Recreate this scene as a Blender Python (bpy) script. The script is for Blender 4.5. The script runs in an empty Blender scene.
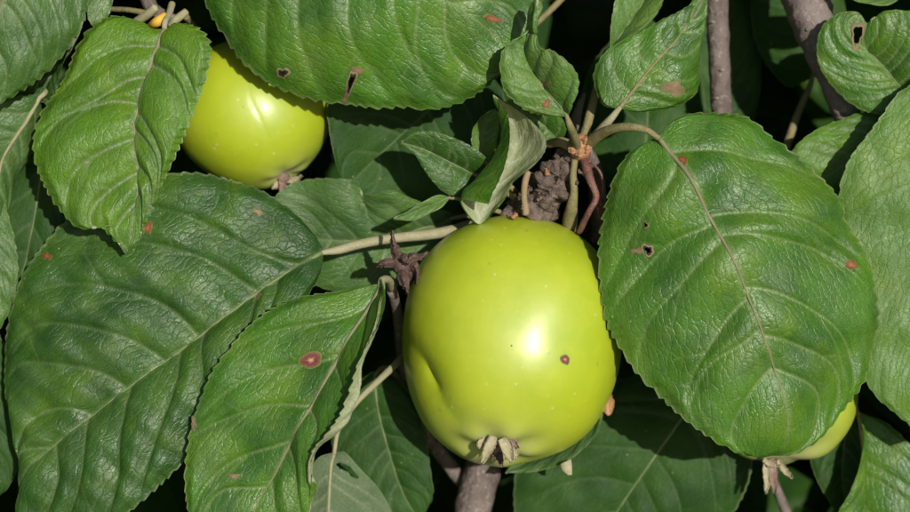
import bpy, math, random
import numpy as np
from mathutils import Vector, noise as mnoise

random.seed(7)
RNG = np.random.RandomState(11)
scene = bpy.context.scene
C = scene.collection

# ------------------------------------------------------------------ camera
PITCH = math.radians(22)
FOC, SENS = 70.0, 36.0
PW, PH = 910.0, 512.0
WIDTH = 0.25                         # metres seen across the plane z = 0 (centre of the large apple)
D0 = WIDTH * FOC / SENS
CEN = np.array((0.0, 0.0, 1.35))
FWD = np.array((0.0, math.cos(PITCH), -math.sin(PITCH)))
RIGHT = np.array((1.0, 0.0, 0.0))
UP = np.array((0.0, math.sin(PITCH), math.cos(PITCH)))
CAM = CEN - FWD * D0
cam = bpy.data.cameras.new('camera')
cam.lens = FOC; cam.sensor_width = SENS
cam.clip_start = 0.01; cam.clip_end = 500
cam.dof.use_dof = True
cam.dof.focus_distance = D0 - 0.021
cam.dof.aperture_fstop = 10.0
camo = bpy.data.objects.new('camera', cam); C.objects.link(camo)
camo.location = CAM; camo.rotation_euler = (math.pi / 2 - PITCH, 0, 0)
scene.camera = camo

# ------------------------------------------------------------------ sky and sun
SUN_R, SUN_U = math.radians(19), math.radians(7.5)
sv = RIGHT * math.tan(SUN_R) + UP * math.tan(SUN_U) - FWD
sv = sv / np.linalg.norm(sv)
world = bpy.data.worlds.new('World'); scene.world = world; world.use_nodes = True
wn = world.node_tree.nodes; wl = world.node_tree.links
sky = wn.new('ShaderNodeTexSky'); sky.sky_type = 'NISHITA'; sky.sun_disc = False
sky.sun_elevation = math.asin(sv[2]); sky.sun_rotation = math.atan2(sv[0], sv[1])
wl.new(sky.outputs[0], wn['Background'].inputs[0])
wn['Background'].inputs[1].default_value = 0.065
sl = bpy.data.lights.new('sun', 'SUN'); sl.energy = 4.4; sl.angle = math.radians(0.53); sl.color = (1.0, 0.955, 0.88)
so = bpy.data.objects.new('sun', sl); C.objects.link(so); so.location = (1, -2, 3)
so.rotation_euler = Vector(sv).to_track_quat('Z', 'Y').to_euler()
scene.view_settings.view_transform = 'Standard'; scene.view_settings.look = 'None'
scene.view_settings.exposure = 0.0; scene.view_settings.gamma = 1.0
scene.render.engine = 'CYCLES'


def P(px, py, z):
    """photo pixel and depth z (cm towards the camera from the apple's centre plane) -> world metres"""
    d = D0 - np.asarray(z, float) * 0.01
    k = WIDTH / PW / D0
    x = (np.asarray(px, float) - PW / 2) * k * d
    y = -(np.asarray(py, float) - PH / 2) * k * d
    return CAM + x[..., None] * RIGHT + y[..., None] * UP + d[..., None] * FWD


def pix(w):
    v = w - CAM
    d = v @ FWD
    k = WIDTH / PW / D0
    return np.stack([(v @ RIGHT) / d / k + PW / 2, -(v @ UP) / d / k + PH / 2], -1)


CMPX = WIDTH / PW                    # metres per photo pixel at z = 0

# ------------------------------------------------------------------ node helpers
def new_mat(name):
    m = bpy.data.materials.new(name); m.use_nodes = True
    return m, m.node_tree.nodes, m.node_tree.links, m.node_tree.nodes['Principled BSDF']


def nd(ns, typ, **kw):
    n = ns.new(typ)
    for k, v in kw.items():
        if k.startswith('i_'):
            n.inputs[k[2:]].default_value = v
        else:
            setattr(n, k, v)
    return n


def col(c):
    return (c[0], c[1], c[2], 1.0)


def ramp(ns, ls, fac, stops):
    r = ns.new('ShaderNodeValToRGB')
    e = r.color_ramp.elements
    while len(e) < len(stops):
        e.new(0.5)
    for k, (p, c) in enumerate(stops):
        e[k].position = p; e[k].color = col(c) if len(c) == 3 else c
    ls.new(fac, r.inputs[0])
    return r.outputs[0]


def mix(ns, ls, fac, a, b, mode='MIX'):
    m = ns.new('ShaderNodeMix'); m.data_type = 'RGBA'; m.blend_type = mode
    for sock, v in ((m.inputs[0], fac), (m.inputs[6], a), (m.inputs[7], b)):
        if isinstance(v, (int, float)):
            sock.default_value = v
        elif isinstance(v, tuple):
            sock.default_value = col(v)
        else:
            ls.new(v, sock)
    return m.outputs[2]


def math_(ns, ls, op, a, b=0.5, clamp=False):
    m = ns.new('ShaderNodeMath'); m.operation = op; m.use_clamp = clamp
    for sock, v in ((m.inputs[0], a), (m.inputs[1], b)):
        if isinstance(v, (int, float)):
            sock.default_value = v
        else:
            ls.new(v, sock)
    return m.outputs[0]


def maprange(ns, ls, v, a, b, c, d):
    m = ns.new('ShaderNodeMapRange'); m.clamp = True
    ls.new(v, m.inputs[0])
    for k, x in enumerate((a, b, c, d)):
        m.inputs[k + 1].default_value = x
    return m.outputs[0]


# ------------------------------------------------------------------ materials
def leaf_mat(name, c1, c2, yel=(0.10, 0.20, 0.02), yamt=0.25, vein=(0.16, 0.24, 0.10), rough=0.42, bump=1.0,
             netcol=0.30, sheen_paint=0.15, veinamt=0.95, spec=0.5, trans=0.20, groove_shade=True):
    m, ns, ls, b = new_mat(name)
    uv = nd(ns, 'ShaderNodeUVMap', uv_map='leaf')
    at = lambda n: nd(ns, 'ShaderNodeAttribute', attribute_name=n).outputs['Fac']
    def noise(scale, detail=4, rough_=0.55, dist=0.0):
        n = nd(ns, 'ShaderNodeTexNoise', i_Scale=scale, i_Detail=detail, i_Roughness=rough_, i_Distortion=dist)
        ls.new(uv.outputs[0], n.inputs['Vector']); return n
    big = noise(0.45, 3); med = noise(1.7, 5, 0.6); fine = noise(16, 3, 0.6)
    # warped coordinates for the net of small veins
    warp = noise(2.2, 3, 0.6)
    wv = nd(ns, 'ShaderNodeVectorMath', operation='SCALE'); wv.inputs['Scale'].default_value = 0.32
    ls.new(warp.outputs['Color'], wv.inputs[0])
    add = nd(ns, 'ShaderNodeVectorMath', operation='ADD')
    ls.new(uv.outputs[0], add.inputs[0]); ls.new(wv.outputs[0], add.inputs[1])
    nuv = nd(ns, 'ShaderNodeUVMap', uv_map='net')
    add2 = nd(ns, 'ShaderNodeVectorMath', operation='ADD')
    ls.new(nuv.outputs[0], add2.inputs[0]); ls.new(wv.outputs[0], add2.inputs[1])
    def vor(src, scale, sx, sy):
        mp = nd(ns, 'ShaderNodeMapping'); mp.inputs['Scale'].default_value = (sx, sy, 1.0)
        ls.new(src.outputs[0], mp.inputs['Vector'])
        v = nd(ns, 'ShaderNodeTexVoronoi', feature='DISTANCE_TO_EDGE', i_Scale=scale); v.voronoi_dimensions = '2D'
        ls.new(mp.outputs[0], v.inputs['Vector']); return v.outputs['Distance']
    v1 = vor(add2, 1.0, 4.8, 2.3)     # ladder veins between the side veins
    v2 = vor(add, 9.0, 1.0, 1.2)     # smallest cells
    net1 = maprange(ns, ls, v1, 0.0, 0.075, 1.0, 0.0)
    net2 = maprange(ns, ls, v2, 0.0, 0.14, 1.0, 0.0)
    # colour
    base = mix(ns, ls, maprange(ns, ls, big.outputs[0], 0.40, 0.60, 0, 1), c1, c2)
    base = mix(ns, ls, math_(ns, ls, 'MULTIPLY', maprange(ns, ls, noise(0.62, 5, 0.6, 0.4).outputs[0], 0.46, 0.66, 0, 1), yamt), base, yel)
    base = mix(ns, ls, math_(ns, ls, 'MULTIPLY', maprange(ns, ls, med.outputs[0], 0.50, 0.72, 0, 1), 0.35), base, mix(ns, ls, 0.5, c1, (0.010, 0.040, 0.004)))
    # grey sheen painted into the colour in random patches
    sheen_fac = math_(ns, ls, 'MULTIPLY', maprange(ns, ls, noise(0.8, 6, 0.65, 0.6).outputs[0], 0.48, 0.72, 0, 1), sheen_paint)
    base = mix(ns, ls, sheen_fac, base, (0.20, 0.27, 0.14))
    nfac = math_(ns, ls, 'MULTIPLY', math_(ns, ls, 'ADD', math_(ns, ls, 'MULTIPLY', net1, 0.6), math_(ns, ls, 'MULTIPLY', net2, 0.35)), netcol)
    base = mix(ns, ls, nfac, base, mix(ns, ls, 0.35, (c1[0] * 0.5, c1[1] * 0.5, c1[2] * 0.5), vein) if groove_shade else vein)  # shade of the grooves painted in as darker net lines
    fv = math_(ns, ls, 'MULTIPLY', at('vein'), veinamt, True)
    base = mix(ns, ls, fv, base, vein)
    base = mix(ns, ls, math_(ns, ls, 'MULTIPLY', at('rim'), maprange(ns, ls, noise(1.3, 3).outputs[0], 0.35, 0.65, 0.08, 0.6)), base, (0.28, 0.30, 0.14))
    # flecks
    sp = nd(ns, 'ShaderNodeTexVoronoi', i_Scale=1.3); sp.voronoi_dimensions = '2D'
    ls.new(uv.outputs[0], sp.inputs['Vector'])
    fl = math_(ns, ls, 'MULTIPLY', maprange(ns, ls, sp.outputs['Distance'], 0.02, 0.04, 1.0, 0.0), maprange(ns, ls, big.outputs[0], 0.5, 0.6, 0, 1))
    base = mix(ns, ls, math_(ns, ls, 'MULTIPLY', fl, 0.55), base, (0.42, 0.42, 0.22))
    br = maprange(ns, ls, fine.outputs[0], 0.3, 0.7, 0.80, 1.18)
    hs = nd(ns, 'ShaderNodeHueSaturation'); ls.new(br, hs.inputs['Value']); ls.new(base, hs.inputs['Color'])
    base = hs.outputs[0]
    ls.new(base, b.inputs['Base Color'])
    rg = math_(ns, ls, 'ADD', maprange(ns, ls, med.outputs[0], 0.3, 0.7, rough - 0.07, rough + 0.1), math_(ns, ls, 'MULTIPLY', sheen_fac, 0.5))
    ls.new(rg, b.inputs['Roughness'])
    b.inputs['Specular IOR Level'].default_value = spec
    # relief: cells bulge between sunken veins
    h = math_(ns, ls, 'ADD', math_(ns, ls, 'MULTIPLY', maprange(ns, ls, v1, 0, 0.13, 0, 1), 0.85),
              math_(ns, ls, 'MULTIPLY', maprange(ns, ls, v2, 0, 0.2, 0, 1), 0.38))
    h = math_(ns, ls, 'ADD', h, math_(ns, ls, 'MULTIPLY', v1, 0.8))
    h = math_(ns, ls, 'ADD', h, math_(ns, ls, 'MULTIPLY', fine.outputs[0], 0.28))
    h = math_(ns, ls, 'ADD', h, math_(ns, ls, 'MULTIPLY', noise(4.5, 4, 0.6).outputs[0], 0.4))
    bp = nd(ns, 'ShaderNodeBump', i_Strength=0.85, i_Distance=0.000095 * bump)
    ls.new(h, bp.inputs['Height']); ls.new(bp.outputs[0], b.inputs['Normal'])
    out = ns['Material Output']
    tr = nd(ns, 'ShaderNodeBsdfTranslucent')
    ls.new(mix(ns, ls, 0.75, base, (0.34, 0.58, 0.06)), tr.inputs[0]); ls.new(bp.outputs[0], tr.inputs['Normal'])
    ms = nd(ns, 'ShaderNodeMixShader'); ms.inputs[0].default_value = trans
    ls.new(b.outputs[0], ms.inputs[1]); ls.new(tr.outputs[0], ms.inputs[2]); ls.new(ms.outputs[0], out.inputs[0])
    return m


def simple_mat(name, c1, c2, scale=30, rough=0.6, bump=0.3, bdist=0.0003, spec=0.4, detail=6, stretch=None, c3=None):
    m, ns, ls, b = new_mat(name)
    tc = nd(ns, 'ShaderNodeTexCoord')
    mp = nd(ns, 'ShaderNodeMapping'); ls.new(tc.outputs['Object'], mp.inputs[0])
    if stretch:
        mp.inputs['Scale'].default_value = stretch
    n = nd(ns, 'ShaderNodeTexNoise', i_Scale=scale, i_Detail=detail, i_Roughness=0.62); ls.new(mp.outputs[0], n.inputs['Vector'])
    n2 = nd(ns, 'ShaderNodeTexNoise', i_Scale=scale * 5.3, i_Detail=4); ls.new(mp.outputs[0], n2.inputs['Vector'])
    base = mix(ns, ls, maprange(ns, ls, n.outputs[0], 0.33, 0.67, 0, 1), c1, c2)
    if c3:
        base = mix(ns, ls, maprange(ns, ls, n2.outputs[0], 0.58, 0.70, 0, 0.8), base, c3)
    ls.new(base, b.inputs['Base Color'])
    b.inputs['Roughness'].default_value = rough
    b.inputs['Specular IOR Level'].default_value = spec
    h = math_(ns, ls, 'ADD', n.outputs[0], math_(ns, ls, 'MULTIPLY', n2.outputs[0], 0.4))
    bp = nd(ns, 'ShaderNodeBump', i_Strength=bump, i_Distance=bdist)
    ls.new(h, bp.inputs['Height']); ls.new(bp.outputs[0], b.inputs['Normal'])
    return m


def blemish_mat(name, stops, rough=0.7):
    m, ns, ls, b = new_mat(name)
    at = nd(ns, 'ShaderNodeAttribute', attribute_name='rad')
    tc = nd(ns, 'ShaderNodeTexCoord')
    n = nd(ns, 'ShaderNodeTexNoise', i_Scale=1800, i_Detail=3); ls.new(tc.outputs['Object'], n.inputs['Vector'])
    r = math_(ns, ls, 'ADD', at.outputs['Fac'], math_(ns, ls, 'MULTIPLY', math_(ns, ls, 'SUBTRACT', n.outputs[0], 0.5), 0.55), True)
    ls.new(ramp(ns, ls, r, stops), b.inputs['Base Color'])
    b.inputs['Roughness'].default_value = rough
    bp = nd(ns, 'ShaderNodeBump', i_Strength=0.6, i_Distance=0.0002)
    ls.new(n.outputs[0], bp.inputs['Height']); ls.new(bp.outputs[0], b.inputs['Normal'])
    return m


def apple_mat(name, c1, c2, c3):
    m, ns, ls, b = new_mat(name)
    tc = nd(ns, 'ShaderNodeTexCoord')
    def noise(scale, detail=4, r=0.55):
        n = nd(ns, 'ShaderNodeTexNoise', i_Scale=scale, i_Detail=detail, i_Roughness=r)
        ls.new(tc.outputs['Object'], n.inputs['Vector']); return n.outputs[0]
    at = lambda n: nd(ns, 'ShaderNodeAttribute', attribute_name=n).outputs['Fac']
    base = mix(ns, ls, maprange(ns, ls, noise(35, 3), 0.35, 0.65, 0, 1), c1, c2)
    base = mix(ns, ls, maprange(ns, ls, noise(170, 5, 0.65), 0.42, 0.75, 0, 0.38), base, c3)
    # grey-green, slightly russeted skin round the eye of the apple
    cal = math_(ns, ls, 'MULTIPLY', at('calyx'), maprange(ns, ls, noise(420, 4), 0.25, 0.7, 0.65, 1.0), True)
    base = mix(ns, ls, cal, base, (0.40, 0.41, 0.21))
    # pale lenticels
    v = nd(ns, 'ShaderNodeTexVoronoi', i_Scale=260); ls.new(tc.outputs['Object'], v.inputs['Vector'])
    dots = math_(ns, ls, 'MULTIPLY', maprange(ns, ls, v.outputs['Distance'], 0.07, 0.15, 1, 0), maprange(ns, ls, noise(120, 2), 0.36, 0.58, 0, 0.6))
    base = mix(ns, ls, dots, base, (0.56, 0.60, 0.22))
    d2 = nd(ns, 'ShaderNodeTexVoronoi', i_Scale=120); ls.new(tc.outputs['Object'], d2.inputs['Vector'])
    dd = math_(ns, ls, 'MULTIPLY', maprange(ns, ls, d2.outputs['Distance'], 0.03, 0.09, 1, 0), 0.35)
    base = mix(ns, ls, dd, base, (0.16, 0.17, 0.02))
    ls.new(base, b.inputs['Base Color'])
    ls.new(maprange(ns, ls, noise(220, 4), 0.3, 0.7, 0.52, 0.64), b.inputs['Roughness'])
    b.inputs['Coat Weight'].default_value = 0.9; b.inputs['Coat Roughness'].default_value = 0.34; b.inputs['Coat IOR'].default_value = 1.5
    b.inputs['Specular IOR Level'].default_value = 0.6
    b.inputs['Subsurface Weight'].default_value = 0.42
    b.inputs['Subsurface Radius'].default_value = (1.0, 0.9, 0.25)
    b.inputs['Subsurface Scale'].default_value = 0.0045
    h = math_(ns, ls, 'ADD', noise(90, 4), math_(ns, ls, 'MULTIPLY', noise(900, 3), 0.10))
    h = math_(ns, ls, 'ADD', h, math_(ns, ls, 'MULTIPLY', dots, 0.12))
    bp = nd(ns, 'ShaderNodeBump', i_Strength=0.35, i_Distance=0.0006)
    ls.new(h, bp.inputs['Height']); ls.new(bp.outputs[0], b.inputs['Normal'])
    return m


M = {}
M['leaf'] = leaf_mat('leaf_green', (0.0322, 0.1090, 0.0075), (0.0734, 0.1964, 0.0149), (0.125, 0.230, 0.014), 0.62, sheen_paint=0.16, vein=(0.17, 0.25, 0.08), rough=0.41)
M['leaf_big'] = leaf_mat('leaf_deep_green', (0.0181, 0.0660, 0.0079), (0.0372, 0.1089, 0.0114), (0.098, 0.19, 0.012), 0.55, sheen_paint=0.13, rough=0.44, vein=(0.13, 0.19, 0.07))
M['leaf_bright'] = leaf_mat('leaf_fresh_green', (0.0585, 0.1498, 0.0094), (0.0994, 0.2223, 0.0117), (0.15, 0.26, 0.012), 0.6, sheen_paint=0.08, vein=(0.20, 0.26, 0.13), rough=0.46, netcol=0.2, veinamt=0.85)
M['leaf_light'] = leaf_mat('leaf_light_green', (0.0710, 0.1702, 0.0175), (0.0969, 0.2099, 0.0263), (0.14, 0.25, 0.015), 0.6, sheen_paint=0.25, vein=(0.17, 0.26, 0.09), rough=0.48, netcol=0.3)
M['leaf_grey'] = leaf_mat('leaf_grey_green', (0.0409, 0.1033, 0.0206), (0.0710, 0.1550, 0.0299), (0.10, 0.20, 0.02), 0.4, sheen_paint=0.32, rough=0.47)
M['leaf_shaded'] = leaf_mat('leaf_shaded_green', (0.0140, 0.0515, 0.0059), (0.0257, 0.0796, 0.0094), (0.045, 0.11, 0.009), 0.45, sheen_paint=0.04, netcol=0.15, rough=0.6, bump=0.6, vein=(0.07, 0.12, 0.04), spec=0.25)  # darker copy of the leaf green, shade of the gaps put into its colour
M['leaf_young'] = leaf_mat('leaf_young_green', (0.0747, 0.1698, 0.0232), (0.1158, 0.2342, 0.0386), (0.17, 0.26, 0.04), 0.55, sheen_paint=0.3, rough=0.48)
M['under'] = leaf_mat('leaf_underside', (0.38, 0.43, 0.22), (0.48, 0.52, 0.30), (0.42, 0.49, 0.20), 0.3, groove_shade=False, vein=(0.62, 0.62, 0.46), rough=0.75, netcol=0.3, sheen_paint=0.05, spec=0.2, trans=0.42)
M['under_grey'] = leaf_mat('leaf_underside_grey', (0.125, 0.19, 0.095), (0.165, 0.23, 0.125), (0.14, 0.2, 0.1), 0.2, groove_shade=False, vein=(0.30, 0.34, 0.21), rough=0.75, netcol=0.3, sheen_paint=0.05, spec=0.2, trans=0.42)
M['rib'] = simple_mat('midrib_tan', (0.155, 0.165, 0.07), (0.215, 0.195, 0.105), 260, 0.6, 0.4, 0.0002, c3=(0.25, 0.21, 0.14))
M['rib_green'] = simple_mat('midrib_green', (0.115, 0.17, 0.05), (0.17, 0.21, 0.085), 260, 0.6, 0.4, 0.0002)
M['petiole'] = simple_mat('petiole_downy', (0.25, 0.24, 0.12), (0.34, 0.31, 0.19), 300, 0.75, 0.6, 0.0003, c3=(0.42, 0.38, 0.27))
M['petiole_green'] = simple_mat('petiole_green', (0.16, 0.15, 0.055), (0.25, 0.205, 0.095), 330, 0.75, 0.9, 0.0005, c3=(0.33, 0.29, 0.18))
M['petiole_yellow'] = simple_mat('petiole_yellow', (0.75, 0.40, 0.03), (0.60, 0.36, 0.06), 300, 0.6, 0.4, 0.0003)
M['bark'] = simple_mat('twig_bark', (0.095, 0.070, 0.060), (0.20, 0.160, 0.138), 150, 0.72, 1.0, 0.0014, c3=(0.30, 0.255, 0.22))
M['bark_smooth'] = simple_mat('branch_bark', (0.145, 0.108, 0.096), (0.235, 0.190, 0.170), 130, 0.62, 0.9, 0.0010, c3=(0.30, 0.26, 0.235))
M['spur'] = simple_mat('spur_bark', (0.078, 0.052, 0.041), (0.195, 0.145, 0.112), 380, 0.85, 1.0, 0.0014, c3=(0.27, 0.22, 0.175))
M['bud'] = simple_mat('bud_scales', (0.30, 0.13, 0.055), (0.42, 0.23, 0.12), 300, 0.6, 0.6, 0.0004, c3=(0.5, 0.33, 0.2))
M['red_stalk'] = simple_mat('red_stalk', (0.11, 0.036, 0.030), (0.20, 0.10, 0.075), 300, 0.65, 0.7, 0.0004, c3=(0.4, 0.25, 0.2))
M['pink_stalk'] = simple_mat('pinkish_stalk', (0.24, 0.17, 0.085), (0.33, 0.24, 0.14), 300, 0.7, 0.7, 0.0004, c3=(0.34, 0.16, 0.11))
M['withered'] = simple_mat('withered_brown', (0.060, 0.034, 0.027), (0.135, 0.085, 0.068), 260, 0.75, 0.8, 0.0006, c3=(0.24, 0.16, 0.13))
M['sepal'] = simple_mat('dry_sepal', (0.29, 0.26, 0.14), (0.41, 0.37, 0.24), 420, 0.85, 0.8, 0.0004, c3=(0.24, 0.16, 0.10))
M['sepal_dark'] = simple_mat('dry_sepal_dark', (0.17, 0.10, 0.085), (0.28, 0.20, 0.15), 350, 0.75, 0.6, 0.0003, c3=(0.12, 0.06, 0.05))
M['rust'] = blemish_mat('rust_spot', [(0.0, (0.30, 0.115, 0.035)), (0.45, (0.20, 0.055, 0.016)), (0.75, (0.13, 0.045, 0.014)), (1.0, (0.13, 0.15, 0.02))])
M['ring'] = blemish_mat('ringed_spot', [(0.0, (0.55, 0.34, 0.22)), (0.2, (0.40, 0.15, 0.09)), (0.42, (0.13, 0.035, 0.030)), (0.75, (0.17, 0.055, 0.04)), (1.0, (0.13, 0.17, 0.02))])
M['hole'] = blemish_mat('eaten_spot', [(0.0, (0.012, 0.008, 0.006)), (0.42, (0.03, 0.016, 0.012)), (0.58, (0.27, 0.185, 0.105)), (0.85, (0.19, 0.14, 0.07)), (1.0, (0.10, 0.13, 0.03))])
M['tan'] = blemish_mat('tan_spot', [(0.0, (0.25, 0.165, 0.085)), (0.6, (0.17, 0.115, 0.055)), (1.0, (0.10, 0.125, 0.03))])
M['apple'] = apple_mat('apple_skin', (0.405, 0.480, 0.010), (0.335, 0.430, 0.008), (0.49, 0.540, 0.024))
M['soil'] = simple_mat('soil', (0.035, 0.028, 0.018), (0.06, 0.075, 0.025), 6, 0.9, 0.6, 0.02)


# ------------------------------------------------------------------ mesh helpers
def make_mesh(name, verts, quads, mats, smooth=True, matidx=None, attrs=None, uv=None, net=None):
    me = bpy.data.meshes.new(name)
    verts = np.asarray(verts, np.float32); quads = np.asarray(quads, np.int32)
    n = quads.shape[1]
    me.vertices.add(len(verts)); me.vertices.foreach_set('co', verts.ravel())
    me.loops.add(quads.size); me.loops.foreach_set('vertex_index', quads.ravel())
    me.polygons.add(len(quads))
    me.polygons.foreach_set('loop_start', np.arange(0, quads.size, n, dtype=np.int32))
    try:
        me.polygons.foreach_set('loop_total', np.full(len(quads), n, np.int32))
    except Exception:
        pass
    for m in mats:
        me.materials.append(m)
    if matidx is not None:
        me.polygons.foreach_set('material_index', np.asarray(matidx, np.int32))
    me.update(calc_edges=True)
    me.polygons.foreach_set('use_smooth', np.full(len(quads), smooth, bool))
    for k, a in (attrs or {}).items():
        at = me.attributes.new(k, 'FLOAT', 'POINT'); at.data.foreach_set('value', np.asarray(a, np.float32))
    for nm, u_ in (('net', net), ('leaf', uv)):
        if u_ is None:
            continue
        ul = me.uv_layers.new(name=nm); ul.data.foreach_set('uv', np.asarray(u_, np.float32)[quads.ravel()].ravel())
    return me


def link(name, me, parent=None):
    o = bpy.data.objects.new(name, me); C.objects.link(o)
    if parent is not None:
        o.parent = parent
    return o


ORIG = {}


def thing(name, label, cat, at, group=None):
    o = bpy.data.objects.new(name, None); C.objects.link(o)
    o.empty_display_size = 0.01
    o.location = at; ORIG[o.name] = np.array(at, float)
    o['label'] = label; o['category'] = cat
    if group:
        o['group'] = group
    return o


def root_origin(o):
    while o.parent is not None:
        o = o.parent
    return ORIG.get(o.name, np.zeros(3))


def spline(pts, n):
    """Catmull-Rom through the points, resampled to n points evenly along its length"""
    p = np.asarray(pts, float)
    if len(p) == 2:
        return p[0] + (p[1] - p[0]) * np.linspace(0, 1, n)[:, None]
    q = np.vstack([2 * p[0] - p[1], p, 2 * p[-1] - p[-2]])
    out = []
    for i in range(1, len(q) - 2):
        a, b, c, d = q[i - 1:i + 3]
        tt = np.linspace(0, 1, 24, endpoint=False)[:, None]
        # centripetal-like damping of long/short neighbours
        lb = np.linalg.norm(c[:2] - b[:2]) + 1e-9
        m1 = (c - a) / (np.linalg.norm(b[:2] - a[:2]) + lb) * lb
        m2 = (d - b) / (np.linalg.norm(d[:2] - c[:2]) + lb) * lb
        h00 = 2 * tt**3 - 3 * tt**2 + 1; h10 = tt**3 - 2 * tt**2 + tt
        h01 = -2 * tt**3 + 3 * tt**2; h11 = tt**3 - tt**2
        out.append(h00 * b + h10 * m1 + h01 * c + h11 * m2)
    out.append(p[-1:])
    o = np.vstack(out)
    seg = np.linalg.norm(np.diff(o[:, :2], axis=0), axis=1)
    s = np.concatenate([[0], np.cumsum(seg)])
    u = np.linspace(0, s[-1], n)
    return np.stack([np.interp(u, s, o[:, k]) for k in range(o.shape[1])], 1)


def smooth01(a, b, x):
    t = np.clip((x - a) / (b - a), 0, 1)
    return t * t * (3 - 2 * t)


def grid_normals(G):
    du = np.gradient(G, axis=0); dv = np.gradient(G, axis=1)
    n = np.cross(du, dv)
    l = np.linalg.norm(n, axis=2, keepdims=True)
    n = n / np.maximum(l, 1e-12)
    n[0] = n[2]; n[1] = n[2]; n[-1] = n[-3]; n[-2] = n[-3]
    return n


def tube(name, pts, mat, parent, sides=12, n=None, rough=0.0, knots=0.0, seed=0, px=True, flat=1.0):
    """tapered tube; pts = (px, py, z, radius in photo pixels) or world (x, y, z, radius)"""
    rs = np.random.RandomState(seed + 5)
    n = n or max(10, len(pts) * 8)
    if px:
        q = spline(pts, n)
        W = P(q[:, 0], q[:, 1], q[:, 2]); R = q[:, 3] * CMPX
    else:
        p = np.asarray(pts, float)
        t = np.linspace(0, len(p) - 1, n)
        q = np.stack([np.interp(t, np.arange(len(p)), p[:, k]) for k in range(4)], 1)
        for _ in range(3):
            q[1:-1] = (q[:-2] + 2 * q[1:-1] + q[2:]) / 4
        W = q[:, :3]; R = q[:, 3]
    T = np.gradient(W, axis=0); T /= np.linalg.norm(T, axis=1, keepdims=True) + 1e-12
    a = np.cross(T[0], (0.3, 0.9, 0.2)); a /= np.linalg.norm(a)
    V = []
    th = np.linspace(0, 2 * np.pi, sides, endpoint=False)
    ph = rs.rand(8) * 6.28
    for i in range(n):
        a = a - T[i] * (a @ T[i]); a /= np.linalg.norm(a) + 1e-12
        b = np.cross(T[i], a)
        r = R[i] * (1 + rough * (np.sin(3 * th + ph[0] + i * 0.35) * 0.5 + np.sin(5 * th + ph[1] - i * 0.5) * 0.3 + rs.randn(sides) * 0.35)
                    + knots * (0.5 + 0.5 * np.sin(i * 0.9 + ph[2])) ** 3)
        V.append(W[i] + (np.cos(th) * r)[:, None] * a + (np.sin(th) * r * flat)[:, None] * b)
    V = np.vstack(V)
    i, j = np.meshgrid(np.arange(n - 1), np.arange(sides), indexing='ij')
    j2 = (j + 1) % sides
    Q = np.stack([i * sides + j, i * sides + j2, (i + 1) * sides + j2, (i + 1) * sides + j], -1).reshape(-1, 4)
    c0, c1 = len(V), len(V) + 1
    V = np.vstack([V, W[0] - T[0] * R[0] * 0.4, W[-1] + T[-1] * R[-1] * 0.4])
    jj = np.arange(sides); j2 = (jj + 1) % sides
    body = Q
    caps = np.vstack([np.stack([np.full(sides, c0), j2, jj], -1),
                      np.stack([np.full(sides, c1), (n - 1) * sides + jj, (n - 1) * sides + j2], -1)])
    me = bpy.data.meshes.new(name)
    V = V - root_origin(parent) if parent is not None else V
    me.from_pydata(V.tolist(), [], body.tolist() + caps.tolist())
    me.materials.append(mat)
    me.polygons.foreach_set('use_smooth', np.ones(len(me.polygons), bool))
    return link(name, me, parent)


def gnarl(o, amp, freq, amp2, freq2):
    """push a mesh's vertices along their normals with two scales of noise"""
    me = o.data
    nv = len(me.vertices)
    nn = [v.normal.copy() for v in me.vertices]
    for v, q in zip(me.vertices, nn):
        c = v.co
        d = amp * (abs(mnoise.noise(c * freq)) * 1.6 - 0.45) + amp2 * mnoise.noise(c * freq2)
        v.co = c + q * d


LEAVES = {}


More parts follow.
